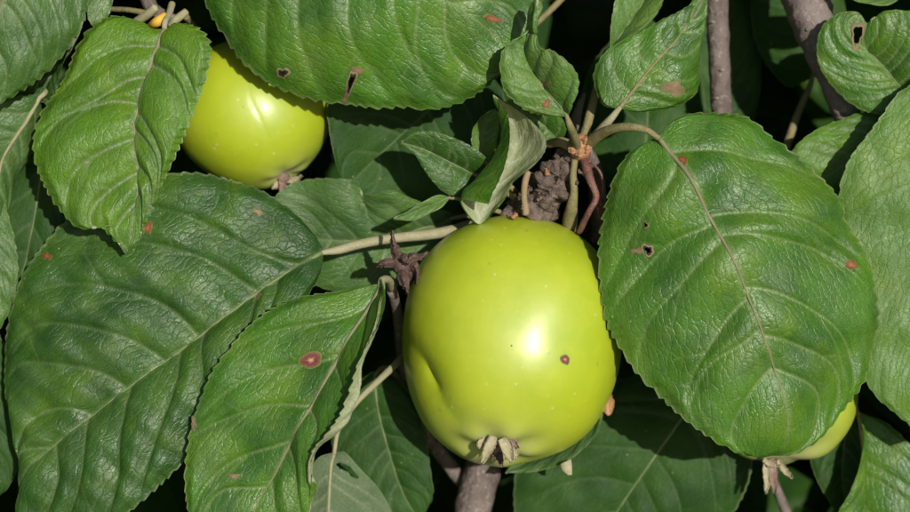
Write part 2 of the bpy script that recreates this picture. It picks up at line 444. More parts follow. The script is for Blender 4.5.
def leaf(parent, key, rails, mat='leaf', under='under', res=(150, 90), nv=6, quilt=0.05, arch=0.12, tooth=0.055,
         pitch=0.34, wave=0.05, flip=False, rib='rib', rib_r=2.2, petiole=None, pet_mat='petiole', seed=0, label=None,
         sweep=0.30, name='leaf', holes=(), lump=0.05, vein_w=0.036, midgroove=0.05):
    """one leaf blade. rails: {s: [(px, py, z), ...]} from base to tip, s = -1 .. 1 across the blade."""
    rs = np.random.RandomState(seed * 13 + 1)
    nt, ns = res
    ns += 1 - ns % 2; nt += 1 - nt % 2
    S = sorted(rails)
    R = np.stack([spline(rails[s], nt) for s in S], 0)           # rails x nt x 3
    s = np.linspace(-1, 1, ns)
    G = np.zeros((nt, ns, 3))
    Sa = np.array(S, float)
    if len(S) == 3:
        for k in range(3):
            for i in range(nt):
                G[i, :, k] = np.interp(s, Sa, R[:, i, k])
    else:                                                        # smooth through the rails
        for j, sv_ in enumerate(s):
            k = min(max(np.searchsorted(Sa, sv_) - 1, 0), len(S) - 2)
            h = Sa[k + 1] - Sa[k]; t = (sv_ - Sa[k]) / h
            def tan(q):
                if q == 0: return (R[1] - R[0]) / (Sa[1] - Sa[0])
                if q == len(S) - 1: return (R[-1] - R[-2]) / (Sa[-1] - Sa[-2])
                return (R[q + 1] - R[q - 1]) / (Sa[q + 1] - Sa[q - 1])
            m0, m1 = tan(k) * h, tan(k + 1) * h
            G[:, j] = (2*t**3-3*t**2+1)*R[k] + (t**3-2*t**2+t)*m0 + (-2*t**3+3*t**2)*R[k+1] + (t**3-t**2)*m1
    W = P(G[..., 0], G[..., 1], G[..., 2])
    mid = ns // 2
    tt = np.linspace(0, 1, nt)[:, None]; aa = np.abs(s)[None, :]
    nrm = grid_normals(W)
    if (nrm[4:-4] @ FWD).mean() > 0:
        nrm = -nrm; rev = True
    else:
        rev = False
    if flip:
        nrm = -nrm; rev = not rev
    half = np.maximum(np.linalg.norm(W[:, 0] - W[:, mid], axis=1), np.linalg.norm(W[:, -1] - W[:, mid], axis=1))[:, None]
    # plane coordinates in cm, chord of the midrib along u
    c0 = W.reshape(-1, 3).mean(0)
    U = W[-1, mid] - W[0, mid]; U /= np.linalg.norm(U)
    Nn = nrm[nt // 3:2 * nt // 3].reshape(-1, 3).mean(0); Nn -= U * (Nn @ U); Nn /= np.linalg.norm(Nn)
    Vv = np.cross(Nn, U)
    if len(S) == 3:
        uv = np.stack([(W - c0) @ U, (W - c0) @ Vv], -1) * 100
    else:                                                        # rolled leaf: unroll across
        ds = np.linalg.norm(np.diff(W, axis=1), axis=2); cs = np.concatenate([np.zeros((nt, 1)), np.cumsum(ds, 1)], 1)
        uv = np.stack([((W - c0) @ U), cs - cs[:, mid:mid + 1]], -1) * 100
    L = np.linalg.norm(np.diff(W[:, mid], axis=0), axis=1).sum() * 100
    # side veins
    dmin = np.full((nt, ns), 9.0); dfork = np.full((nt, ns), 9.0); sgn = np.zeros((nt, ns)); vatt = np.zeros((nt, ns))
    for side in (-1, 1):
        for k in range(nv):
            t0 = 0.03 + 0.80 * ((k + 0.05 + 0.7 * rs.rand()) / nv) ** 0.95
            sw = sweep * (0.7 + 0.6 * rs.rand()) * (1.0 - 0.35 * t0)
            a_ = np.linspace(0, 0.93, 22)
            tc = t0 + sw * (0.55 * a_ + 0.45 * a_ ** 2.2) + 0.006 * np.sin(a_ * 9 + rs.rand() * 6) + 0.010 * np.sin(a_ * 4 + rs.rand() * 6)
            lines = [(tc, a_, 1.0)]
            for q in range(rs.randint(2, 4)):
                a0_ = 0.30 + 0.5 * rs.rand(); k0_ = int(a0_ / 0.93 * 21)
                aq = np.linspace(a0_, min(0.96, a0_ + 0.16 + 0.22 * rs.rand()), 10)
                dirn = 1.0 if rs.rand() < 0.7 else -1.0
                tq = tc[k0_] + (aq - a_[k0_]) * (sw * 1.0 + dirn * (0.20 + 0.15 * rs.rand()))
                lines.append((tq, aq, 0.5))
            for tl, al, wk in lines:
                tl = np.clip(tl, 0, 0.985)
                fi = tl * (nt - 1); fj = mid + side * al * mid
                i0 = np.clip(fi.astype(int), 0, nt - 2); j0 = np.clip(fj.astype(int), 0, ns - 2)
                di = (fi - i0)[:, None]; dj = (fj - j0)[:, None]
                pl = (uv[i0, j0]*(1-di)*(1-dj) + uv[i0+1, j0]*di*(1-dj) + uv[i0, j0+1]*(1-di)*dj + uv[i0+1, j0+1]*di*dj)
                js = slice(0, mid + 1) if side < 0 else slice(mid, ns)
                A, B = pl[:-1], pl[1:]; AB = B - A; l2 = (AB ** 2).sum(1) + 1e-9
                pt_ = uv[:, js].reshape(-1, 1, 2)
                h = np.clip(((pt_ - A) * AB).sum(2) / l2, 0, 1)
                dd = np.sqrt((((A + h[..., None] * AB) - pt_) ** 2).sum(2))
                kmin = dd.argmin(1); d = dd[np.arange(len(dd)), kmin]
                frac = (kmin + h[np.arange(len(dd)), kmin]) / len(A)
                d = d.reshape(nt, -1); frac = frac.reshape(nt, -1)
                w = vein_w * (1.15 - 0.75 * frac) * (0.5 + 0.5 * wk)
                if wk == 1.0:
                    tv = np.interp(np.abs(s[js]), al, tl)[None, :]
                    sg = tt - tv                          # > 0 on the tip side of this vein
                    near = d < dmin[:, js]
                    sgn[:, js] = np.where(near, np.sign(sg), sgn[:, js])
                    dmin[:, js] = np.minimum(dmin[:, js], d)
                else:
                    dfork[:, js] = np.minimum(dfork[:, js], d + 0.25 * frac)
                vatt[:, js] = np.maximum(vatt[:, js], wk * np.exp(-(d / w) ** 2) * (1.0 - 0.55 * frac))
    dm = np.abs(uv[..., 1] - uv[:, mid:mid + 1, 1])
    # relief in cm
    fade = smooth01(0, 0.06, tt) * smooth01(0, 0.05, 1 - tt) * (1 - smooth01(0.86, 1.0, aa))
    hgt = quilt * (0.55 * (1 - np.exp(-dmin / 0.13)) + 0.6 * (1 - np.exp(-(dmin / 0.5) ** 1.5)) - 0.22 * np.exp(-dfork / 0.10)) * fade + midgroove * (1 - np.exp(-(dm / 0.18) ** 1.2)) * smooth01(0, 0.1, tt)
    ridge = (1 - np.exp(-dmin / 0.07)) * np.where(sgn < 0, 0.85 * np.exp(-dmin / 0.30), -0.30 * np.exp(-dmin / 0.22)) * smooth01(0.02, 0.16, aa)
    for _ in range(4):
        ridge[1:-1] = (ridge[:-2] + 2 * ridge[1:-1] + ridge[2:]) / 4
        ridge[:, 1:-1] = (ridge[:, :-2] + 2 * ridge[:, 1:-1] + ridge[:, 2:]) / 4
    hgt = hgt + 0.75 * quilt * ridge * fade
    hgt = hgt + arch * 100 * half * (4 * aa * (1 - aa)) * 0.5 * np.sin(np.pi * np.clip(tt, 0, 1)) ** 0.6
    for _ in range(7):
        f = rs.randn(2) * 0.9; hgt = hgt + lump / 2 * np.sin(uv[..., 0] * f[0] * 1.4 + uv[..., 1] * f[1] * 1.4 + rs.rand() * 6.28)
    for _ in range(8):
        f = rs.randn(2) * 3.2; hgt = hgt + lump / 7 * fade * np.sin(uv[..., 0] * f[0] + uv[..., 1] * f[1] + rs.rand() * 6.28)
    # margin: teeth and ripple
    for side in (-1, 1):
        j = 0 if side < 0 else ns - 1
        jin = int(0.1 * ns) if side < 0 else ns - 1 - int(0.1 * ns)
        out = W[:, j] - W[:, jin]; out /= np.linalg.norm(out, axis=1, keepdims=True) + 1e-9
        el = np.concatenate([[0], np.cumsum(np.linalg.norm(np.diff(W[:, j], axis=0), axis=1))]) * 100
        warp = el + 0.10 * np.sin(el * 2.1 + rs.rand() * 6) + 0.05 * np.sin(el * 5.3 + rs.rand() * 6)
        ph = (warp / pitch) % 1.0
        saw = np.where(ph < 0.72, (ph / 0.72) ** 0.8, (1 - ph) / 0.28)
        amp = tooth * (0.7 + 0.5 * np.sin(el * 1.3 + rs.rand() * 6) ** 2)
        win = smooth01(0.02, 0.12, tt[:, 0]) * smooth01(0, 0.05, 1 - tt[:, 0])
        T = np.gradient(W[:, j], axis=0); T /= np.linalg.norm(T, axis=1, keepdims=True) + 1e-9
        off = (out + 0.4 * T) * ((saw - 0.5) * amp * win * 0.01)[:, None]
        wgt = smooth01(0.84, 1.0, s * side)
        W = W + off[:, None, :] * wgt[None, :, None]
        rip = wave * (np.sin(el * 1.7 + rs.rand() * 6) * 0.6 + np.sin(el * 3.7 + rs.rand() * 6) * 0.4) * win
        hgt = hgt + rip[:, None] * smooth01(0.55, 1.0, s * side)[None, :]
    W = W + nrm * (hgt * 0.01)[..., None]
    nrm2 = grid_normals(W)
    if rev:
        nrm2 = -nrm2
    rim = np.broadcast_to(smooth01(0.975, 0.995, aa), (nt, ns)) * smooth01(0.01, 0.05, tt)
    vatt = np.maximum(vatt, np.exp(-(dm / 0.07) ** 2) * (1 - 0.5 * tt) * 0.7)
    org = root_origin(parent)
    top = (W - org).reshape(-1, 3)
    thick = 0.00030 * (1 - smooth01(0.9, 1.0, aa)) + 0.00004
    bi, bj = np.arange(0, nt), np.arange(0, ns, 2)
    bot = (W - nrm2 * np.broadcast_to(thick, (nt, ns))[..., None] - org)[np.ix_(bi, bj)]
    def quads(a, b, rv, off=0):
        i, j = np.meshgrid(np.arange(a - 1), np.arange(b - 1), indexing='ij')
        q = np.stack([i*b+j, (i+1)*b+j, (i+1)*b+j+1, i*b+j+1], -1).reshape(-1, 4) + off
        return q[:, ::-1] if rv else q
    qt = quads(nt, ns, rev); qb = quads(len(bi), len(bj), not rev, nt * ns)
    pxg = pix(W)
    for (hx, hy, hrx, hry, hrot) in holes:
        def inside(pp):
            dx, dy = pp[..., 0] - hx, pp[..., 1] - hy
            c, s_ = math.cos(hrot), math.sin(hrot)
            return ((dx * c + dy * s_) / hrx) ** 2 + ((-dx * s_ + dy * c) / hry) ** 2 < 1
        ins = inside(pxg).ravel(); qt = qt[~ins[qt].any(1)]
        ib = inside(pxg[np.ix_(bi, bj)]).ravel(); qb = qb[~ib[qb - nt * ns].any(1)]
    V = np.vstack([top, bot.reshape(-1, 3)])
    def both(a):
        return np.concatenate([a.ravel(), a[np.ix_(bi, bj)].ravel()])
    uvs = uv + rs.rand(2) * 40
    uvb = np.vstack([uvs.reshape(-1, 2), uvs[np.ix_(bi, bj)].reshape(-1, 2)])
    ac = np.abs(s)[None, :]
    ds_ = np.linalg.norm(np.diff(W, axis=1), axis=2); cs_ = np.concatenate([np.zeros((nt, 1)), np.cumsum(ds_, 1)], 1)
    ng = np.stack([(cs_ - cs_[:, mid:mid + 1]) * 100, (tt - sweep * (0.55 * ac + 0.45 * ac ** 2.2) * (1 - 0.35 * tt)) * L], -1) + rs.rand(2) * 40
    netb = np.vstack([ng.reshape(-1, 2), ng[np.ix_(bi, bj)].reshape(-1, 2)])
    me = make_mesh(name, V, np.vstack([qt, qb]), [M[mat], M[under]], net=netb, matidx=np.concatenate([np.zeros(len(qt)), np.ones(len(qb))]),
                   attrs={'vein': both(vatt), 'rim': both(np.array(rim))}, uv=uvb)
    o = link(name, me, parent)
    if label:
        o['label'] = label
    LEAVES[key] = dict(obj=o, W=W, N=nrm2, px=pxg, parent=parent)
    # midrib and stalk
    if rib:
        side_n = nrm2[:, mid]
        a0 = max(2, int(0.01 * nt))
        idx = np.linspace(a0, int(nt * 0.975), 80).astype(int)
        r = rib_r * CMPX * (1 - 0.84 * np.linspace(0, 1, 80) ** 0.7)
        pts = np.concatenate([W[idx, mid] - side_n[idx] * (r * 0.15)[:, None], r[:, None]], 1)
        tube('midrib', pts, M[rib], o, sides=8, n=80, px=False)
    if petiole:
        b = pix(W[a0, mid] - nrm2[a0, mid] * (rib_r * CMPX * .15))
        zb = ((CAM + FWD * D0) - (W[a0, mid])) @ FWD * 100
        tube('petiole', list(petiole) + [(b[0], b[1], zb, rib_r * 1.02)], M[pet_mat], o, sides=10, rough=0.03)
    return o


def blemish(key, px, py, rx, ry, kind, rot=0.0, seed=0, name='blemish', inner=0.0, label=None, lift=0.00012):
    """irregular spot lying on a leaf or an apple"""
    Lf = LEAVES[key]; rs = np.random.RandomState(seed + 3)
    pxg, W, N = Lf['px'].reshape(-1, 2), Lf['W'].reshape(-1, 3), Lf['N'].reshape(-1, 3)
    face = (N @ FWD) < 0.15
    idx = np.where(face)[0]
    nr, na = 7, 28
    th = np.linspace(0, 2 * np.pi, na, endpoint=False)
    wk = 0.6 if kind == 'ring' else 1.5
    wob = 1 + wk * 0.16 * np.sin(2 * th + rs.rand() * 6) + wk * 0.12 * np.sin(3 * th + rs.rand() * 6) + wk * 0.08 * np.sin(5 * th + rs.rand() * 6)
    V, rad = [], []
    for k in range(nr):
        f = inner + (1 - inner) * k / (nr - 1)
        if k == 0 and inner == 0: f = 0.02
        x = f * rx * wob * np.cos(th); y = f * ry * wob * np.sin(th)
        c, s_ = math.cos(rot), math.sin(rot)
        X = px + x * c - y * s_; Y = py + x * s_ + y * c
        for xx, yy in zip(X, Y):
            i = idx[((pxg[idx] - (xx, yy)) ** 2).sum(1).argmin()]
            # plane through the nearest vertex, hit by the pixel's ray
            dirv = P(np.array(xx), np.array(yy), np.array(0.0)) - CAM
            t = ((W[i] - CAM) @ N[i]) / (dirv @ N[i])
            h = CAM + dirv * t
            if np.linalg.norm(h - W[i]) > 0.0012: h = W[i]
            V.append(h + N[i] * (lift if k < nr - 1 else lift * 0.2)); rad.append(k / (nr - 1))
    i, j = np.meshgrid(np.arange(nr - 1), np.arange(na), indexing='ij'); j2 = (j + 1) % na
    Q = np.stack([i*na+j, (i+1)*na+j, (i+1)*na+j2, i*na+j2], -1).reshape(-1, 4)
    V = np.array(V)
    nn = np.cross(V[Q[3, 1]] - V[Q[3, 0]], V[Q[3, 2]] - V[Q[3, 0]])
    if nn @ FWD > 0: Q = Q[:, ::-1]
    me = make_mesh(name, V - root_origin(Lf['obj']), Q, [M[kind]], attrs={'rad': rad})
    o = link(name, me, Lf['obj'])
    if label: o['label'] = label
    return o


def sheet(name, rails, mat, parent, res=(24, 9), thick=0.0005, rough=0.0, seed=0):
    """small two-sided scrap (sepal, bud scale) from rails of (px, py, z)"""
    rs = np.random.RandomState(seed)
    nt, ns = res
    S = sorted(rails); Rr = np.stack([spline(rails[s], nt) for s in S], 0); s = np.linspace(S[0], S[-1], ns)
    G = np.zeros((nt, ns, 3))
    for i in range(nt):
        for k in range(3):
            G[i, :, k] = np.interp(s, S, Rr[:, i, k])
    W = P(G[..., 0], G[..., 1], G[..., 2])
    if rough: W = W + rs.randn(nt, ns, 1) * rough * grid_normals(W)
    n = grid_normals(W)
    i, j = np.meshgrid(np.arange(nt - 1), np.arange(ns - 1), indexing='ij')
    q = np.stack([i*ns+j, (i+1)*ns+j, (i+1)*ns+j+1, i*ns+j+1], -1).reshape(-1, 4)
    if (n @ FWD).mean() > 0: n = -n; q = q[:, ::-1]
    V = np.vstack([W.reshape(-1, 3), (W - n * thick).reshape(-1, 3)]) - root_origin(parent)
    N_ = nt * ns
    b = [k for k in range(ns)] + [k * ns + ns - 1 for k in range(1, nt)] + [(nt-1)*ns + k for k in range(ns-2, -1, -1)] + [k*ns for k in range(nt-2, 0, -1)]
    side = np.array([(b[k], b[(k+1) % len(b)], b[(k+1) % len(b)] + N_, b[k] + N_) for k in range(len(b))])
    me = make_mesh(name, V, np.vstack([q, q[:, ::-1] + N_, side]), [mat])
    return link(name, me, parent)


# ------------------------------------------------------------------ apples
def apple(label, cx, cy, cz, sil, depth, calyx=None, creases=(), key='apple', dents=(), seed=0, stem=None, depth_back=None, lobes=0.07):
    """apple whose outline follows sil (list of photo points) and whose depth is given in cm"""
    rs = np.random.RandomState(seed)
    k0 = (D0 - cz * 0.01) / D0
    root = thing('apple', label, 'apple', P(np.array(cx), np.array(cy), np.array(cz)).tolist(), 'green apples on the branches')
    sil = np.array(sil, float)
    ang = np.arctan2(-(sil[:, 1] - cy), sil[:, 0] - cx); rad = np.hypot(sil[:, 0] - cx, sil[:, 1] - cy)
    o = np.argsort(ang); ang, rad = ang[o], rad[o]
    na, nb = 220, 150
    phi = np.linspace(-np.pi, np.pi, na, endpoint=False)
    rho = np.interp(phi, np.concatenate([ang - 2*np.pi, ang, ang + 2*np.pi]), np.tile(rad, 3))
    for _ in range(12):
        rho = (np.roll(rho, 1) + 2 * rho + np.roll(rho, -1)) / 4
    th = np.linspace(0.004, np.pi - 0.004, nb)
    st, ct = np.sin(th)[:, None], np.cos(th)[:, None]
    prof = np.abs(st) ** 0.94
    x = rho[None] * prof * np.cos(phi)[None]; y = rho[None] * prof * np.sin(phi)[None]
    zb = depth_back or depth
    z = np.where(ct > 0, depth, zb) * np.sign(ct) * np.abs(ct) ** 0.97 * np.ones((1, na))
    cm = CMPX * 100 * k0
    X = np.stack([x * cm, y * cm, z], -1)                  # local cm: right, up, towards camera
    nrm = X / np.array([(rho.mean() * cm) ** 2, (rho.mean() * cm) ** 2, depth ** 2]); nrm /= np.linalg.norm(nrm, axis=2, keepdims=True)
    h = np.zeros((nb, na)); cal = np.zeros((nb, na))
    pxl = np.stack([X[..., 0] / cm + cx, cy - X[..., 1] / cm], -1)
    for (pts, w, dep) in creases:
        p = spline([(a, b, c) for a, b, c in pts], 40)     # third value: strength along the crease
        d = np.sqrt(((pxl[..., None, :] - p[:, :2]) ** 2).sum(-1)); i = d.argmin(-1)
        d = d.min(-1)
        h -= dep * p[i, 2] * np.exp(-(d / w) ** 1.5) * (X[..., 2] > 0)
    for (dx, dy, w, dep) in dents:
        d = np.hypot(pxl[..., 0] - dx, pxl[..., 1] - dy); h -= dep * np.exp(-(d / w) ** 2) * (X[..., 2] > -0.3)
    if calyx:
        qx, qy, w, dep = calyx
        qi = np.hypot(pxl[..., 0] - qx, pxl[..., 1] - qy) + (X[..., 2] < 0) * 999
        c = X[np.unravel_index(qi.argmin(), qi.shape)]
        v = X - c; d = np.linalg.norm(v, axis=2)
        a = np.arctan2(v[..., 2] * 0.7 + v[..., 1] * 0.7, v[..., 0])
        h -= dep * np.exp(-(d / w) ** 1.8)
        h += lobes * np.exp(-((d - w * 1.5) / (w * 0.7)) ** 2) * np.cos(5 * a + 0.6)
        cal = np.exp(-(d / (w * 1.9)) ** 1.8)
    for _ in range(8):
        f = rs.randn(3) * 0.8; h += 0.018 * np.sin(X @ f + rs.rand() * 6.28)
    X = X + nrm * h[..., None]
    W = np.array(P(np.array(cx), np.array(cy), np.array(cz))) + (X[..., 0:1] * RIGHT + X[..., 1:2] * UP - X[..., 2:3] * FWD) * 0.01
    i, j = np.meshgrid(np.arange(nb - 1), np.arange(na), indexing='ij'); j2 = (j + 1) % na
    Q = np.stack([i*na+j, (i+1)*na+j, (i+1)*na+j2, i*na+j2], -1).reshape(-1, 4)
    org = ORIG[root.name]
    V = np.vstack([W.reshape(-1, 3)]) - org
    me = make_mesh('skin', V, Q, [M['apple']], attrs={'calyx': cal.ravel()})
    sk = link('skin', me, root)
    n2 = np.cross(np.gradient(W, axis=0), np.roll(W, -1, 1) - np.roll(W, 1, 1)); n2 /= np.linalg.norm(n2, axis=2, keepdims=True) + 1e-15
    if (n2[nb // 4] * nrm[nb // 4] @ np.ones(3)).mean() < 0 or (n2[3:20] @ FWD).mean() > 0: n2 = -n2
    LEAVES[key] = dict(obj=sk, W=W, N=n2, px=pix(W), parent=root)
    if stem:
        tube('stem', stem, M['petiole_green'], root, sides=10, rough=0.05)
    return root


# ================================================================== THE SETTING
gn = 24
gx, gy = np.meshgrid(np.linspace(-60, 60, gn), np.linspace(-60, 60, gn), indexing='ij')
gz = 0.05 * np.sin(gx * 0.31) * np.cos(gy * 0.27)
i, j = np.meshgrid(np.arange(gn - 1), np.arange(gn - 1), indexing='ij')
go = link('ground', make_mesh('ground', np.stack([gx, gy, gz], -1).reshape(-1, 3),
          np.stack([i*gn+j, (i+1)*gn+j, (i+1)*gn+j+1, i*gn+j+1], -1).reshape(-1, 4), [M['soil']]))
go['kind'] = 'structure'


def zz(pts, z):
    """give a list of photo points one depth, or depths running from z[0] to z[-1] along it"""
    if isinstance(z, (int, float)):
        return [(x, y, z) for x, y in pts]
    f = np.linspace(0, len(z) - 1, len(pts))
    d = np.interp(f, np.arange(len(z)), z)
    return [(x, y, float(q)) for (x, y), q in zip(pts, d)]


# ================================================================== THE TREE BEHIND
tree = thing('apple_tree', 'shaded apple tree trunk and crown in the dark gaps behind the leaves', 'tree', (0.22, 0.62, 0.0))
tube('trunk', [(0.22, 0.62, -0.05, 0.075), (0.21, 0.61, 0.4, 0.06), (0.18, 0.60, 0.8, 0.052), (0.15, 0.6, 1.2, 0.045), (0.17, 0.62, 1.7, 0.035), (0.14, 0.6, 2.2, 0.02)],
     M['spur'], tree, sides=20, n=60, rough=0.06, px=False)
pt = lambda x, y, z: tuple(P(np.array(x), np.array(y), np.array(z)))
tube('limb', [(0.18, 0.60, 0.85, 0.03)] + [(0.08, 0.40, 1.02, 0.018)] + [pt(440, 700, -9) + (0.0085,)] + [pt(462, 570, -3.2) + (0.0058,)], M['bark'], tree, n=40, rough=0.05, px=False)
tube('limb', [(0.165, 0.61, 1.62, 0.028), (0.14, 0.38, 1.56, 0.02), pt(770, -160, -6) + (0.011,), pt(792, -50, -2.1) + (0.0072,)], M['bark_smooth'], tree, n=40, rough=0.05, px=False)
tube('limb', [(0.155, 0.60, 1.45, 0.025), (-0.05, 0.42, 1.5, 0.016), pt(120, -190, -5) + (0.007,), pt(135, -60, -1.5) + (0.004,)], M['bark_smooth'], tree, n=40, rough=0.05, px=False)
tube('limb', [(0.16, 0.60, 1.5, 0.02), (0.10, 0.35, 1.48, 0.012), pt(710, -200, -5) + (0.006,), pt(717, -60, -2.2) + (0.0034,)], M['bark'], tree, n=30, rough=0.05, px=False)
tube('limb', [(0.2, 0.60, 0.95, 0.02), (0.16, 0.35, 1.1, 0.012), pt(850, 700, -6) + (0.006,), pt(862, 560, -3) + (0.003,)], M['bark'], tree, n=30, rough=0.05, px=False)
tube('limb', [(0.17, 0.60, 1.1, 0.02), (-0.08, 0.40, 1.2, 0.012), pt(-150, 330, -6) + (0.006,), pt(-110, 250, -2) + (0.003,)], M['bark'], tree, n=30, rough=0.05, px=False)


def leaf_cloud(name, spots, mat, parent, nt=9, ns=7, seed=0):
    """many free-standing curved leaves as one mass; spots = rows (world x, y, z, length, yaw, pitch, roll)"""
    rs = np.random.RandomState(seed)
    t = np.linspace(0, 1, nt)[:, None]; s = np.linspace(-1, 1, ns)[None]
    Vs, Qs, UVs = [], [], []
    i, j = np.meshgrid(np.arange(nt - 1), np.arange(ns - 1), indexing='ij')
    q0 = np.stack([i*ns+j, (i+1)*ns+j, (i+1)*ns+j+1, i*ns+j+1], -1).reshape(-1, 4)
    for n, (x, y, z, L, yaw, pit, rol) in enumerate(spots):
        w = L * (0.27 + 0.10 * rs.rand())
        half = w * np.sin(np.pi * np.clip(t, 0.0, 1) ** 0.85) ** 0.75 + 1e-5
        cup = 0.25 + 0.35 * rs.rand(); bend = (rs.rand() - 0.25) * 0.8
        X = half * s; Y = L * (t - 0.5) + 0 * s
        Z = half * np.abs(s) ** 1.4 * cup - bend * L * (t - 0.4) ** 2 + 0.02 * L * np.sin(t * 14 + np.sign(s) * 1.5) * np.abs(s) + 0 * s
        A = np.stack([X, Y, Z], -1).reshape(-1, 3)
        cy_, sy_, cp, sp_, cr, sr = math.cos(yaw), math.sin(yaw), math.cos(pit), math.sin(pit), math.cos(rol), math.sin(rol)
        Rz = np.array([[cy_, -sy_, 0], [sy_, cy_, 0], [0, 0, 1]]); Rx = np.array([[1, 0, 0], [0, cp, -sp_], [0, sp_, cp]]); Ry = np.array([[cr, 0, sr], [0, 1, 0], [-sr, 0, cr]])
        # local (x across, y along, z = face) then turned so that the face looks towards the camera
        B = A @ (Rx @ Ry @ Rz).T
        Wd = np.array((x, y, z)) + B[:, 0:1] * RIGHT + B[:, 1:2] * UP - B[:, 2:3] * FWD
        Vs.append(Wd); Qs.append(q0 + n * nt * ns)
        UVs.append(np.stack([X.ravel() * 100, Y.ravel() * 100], 1) + rs.rand(2) * 50)
    V = np.vstack(Vs)
    att = np.tile(np.exp(-((s * 9) ** 2) + 0 * t).ravel(), len(spots))
    V = V - root_origin(parent) if parent is not None else V
    me = make_mesh(name, V, np.vstack(Qs), [M[mat]], attrs={'vein': att, 'rim': np.zeros(len(V))}, uv=np.vstack(UVs), net=np.vstack(UVs))
    o = link(name, me, parent); o['kind'] = 'stuff'
    return o


rs = np.random.RandomState(3)
spots = []
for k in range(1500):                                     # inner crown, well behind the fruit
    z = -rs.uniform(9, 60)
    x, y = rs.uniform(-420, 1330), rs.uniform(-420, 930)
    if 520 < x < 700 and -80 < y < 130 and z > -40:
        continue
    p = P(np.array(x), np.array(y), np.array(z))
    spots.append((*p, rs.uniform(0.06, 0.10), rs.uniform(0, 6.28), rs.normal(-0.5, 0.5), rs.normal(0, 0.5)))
leaf_cloud('crown', spots, 'leaf_shaded', tree, seed=1)  # inner leaves get the green with shade in its colour
spots = []
while len(spots) < 420:                                   # the same crown going on outside the picture
    z = rs.uniform(-8, 3.5)
    x, y = rs.uniform(-520, 1430), rs.uniform(-460, 970)
    if -160 < x < 1070 and -165 < y < 680:
        continue
    p = P(np.array(x), np.array(y), np.array(z))
    spots.append((*p, rs.uniform(0.065, 0.095), rs.uniform(0, 6.28), rs.normal(-0.25, 0.45), rs.normal(0, 0.4)))
leaf_cloud('outer_crown', spots, 'leaf', tree, nt=17, ns=11, seed=2)

# ================================================================== BRANCHES IN VIEW
br = thing('branch', 'thick smooth grey-brown branch slanting down at the upper right', 'branch', pt(792, -50, -2.1))
bw = tube('wood', [(790, -60, -2.2, 27), (806, 0, -1.3, 23.5), (822, 50, -0.95, 18), (838, 90, -1.0, 15), (850, 125, -1.35, 13.5), (868, 175, -1.9, 12), (900, 260, -3.2, 10)], M['bark_smooth'], br, sides=36, n=120, rough=0.02, knots=0.05, seed=2)
gnarl(bw, 0.0006, 120, 0.0003, 700)
for (x, y, z, r) in ((808, 30, -0.50, 2.2), (826, 63, -0.44, 1.6)):
    tube('bud_scar', [(x - r, y - 1, z - .15, r * .7), (x, y, z - .1, r), (x + r, y + 1, z - .2, r * .7)], M['bark'], br, sides=8, rough=0.1)
tw = thing('twig', 'straight upright brown twig at the top, between two dark gaps', 'twig', pt(717, -60, -2.2))
tube('wood', [(716, -70, -2.2, 12), (717, 0, -2.2, 11.5), (719, 60, -2.2, 11), (723, 125, -2.3, 10.5), (728, 200, -2.8, 10)], M['bark'], tw, sides=18, n=60, rough=0.05, knots=0.06, seed=3)
for (x, y) in ((713, 22), (722, 70), (717, 98)):
    tube('lenticel', [(x - 2, y, -1.83, 0.7), (x, y, -1.80, 1.1), (x + 2, y, -1.83, 0.7)], M['petiole'], tw, sides=6)

# ================================================================== APPLES
main = [(400, 331), (402, 309), (407, 288), (418, 266), (432, 249), (451, 234), (470, 224), (495, 218), (522, 217), (544, 219), (566, 226), (583, 236), (597, 250), (607, 268), (614, 292), (618, 320), (619, 350),
        (617, 375), (607, 402), (593, 424), (571, 444), (544, 457), (511, 466), (490, 467), (467, 460), (445, 446), (426, 427), (413, 402), (404, 368)]
ap1 = apple('large shiny yellow-green apple in the middle with a crease on its left side', 508, 340, 0.0, main, 3.05, calyx=(495, 449, 0.60, 0.27), key='apple1', seed=1,
            creases=[([(398, 333, 0.25), (412, 346, 0.7), (424, 363, 1.0), (433, 381, 1.0), (445, 402, 0.55), (462, 421, 0.3), (482, 437, 0.2)], 14, 0.18),
                     ([(421, 358, 0.2), (428, 371, 1.0), (436, 384, 0.3)], 3.2, 0.10)],
            dents=[(455, 425, 28, 0.05)], depth_back=2.8, stem=[(540, 225, -1.2, 4), (548, 212, -1.0, 3.6), (553, 200, -0.7, 4.2)])
a2 = [(252 + 75 * math.cos(a) * (1 + 0.02 * math.cos(2 * a)), 113 - 74 * math.sin(a) * (1 + 0.02 * math.sin(3 * a))) for a in np.linspace(0, 2 * math.pi, 28)[:-1]]
ap2 = apple('smaller green apple at the upper left, partly hidden under the leaves above it', 252, 113, -1.75, a2, 2.05, lobes=0.03, calyx=(287, 177, 0.36, 0.16), key='apple2', seed=2,
            creases=[([(256, 92, 0.2), (260, 108, 1.0), (267, 122, 1.0), (275, 142, 0.2)], 2.6, 0.012)], stem=[(215, 55, -2.3, 4), (205, 40, -2.2, 3.5), (185, 16, -0.6, 3.5)])
a3 = [(782 + 75 * math.cos(a), 390 - (77 + 1.5 * math.cos(3 * a)) * math.sin(a)) for a in np.linspace(0, 2 * math.pi, 28)[:-1]]
ap3 = apple('green apple at the lower right, all but its lower edge covered by a round leaf', 782, 390, -1.7, a3, 2.0, calyx=(776, 458, 0.8, 0.10), key='apple3', seed=3,
            stem=[(760, 320, -2.4, 4), (745, 300, -2.7, 3.5), (728, 240, -2.9, 4)])
blemish('apple1', 565, 359.5, 4.6, 5.2, 'ring', seed=4, label='small dark red-brown spot')
blemish('apple1', 571, 293, 4.0, 6.5, 'russet', seed=5) if 'russet' in M else None


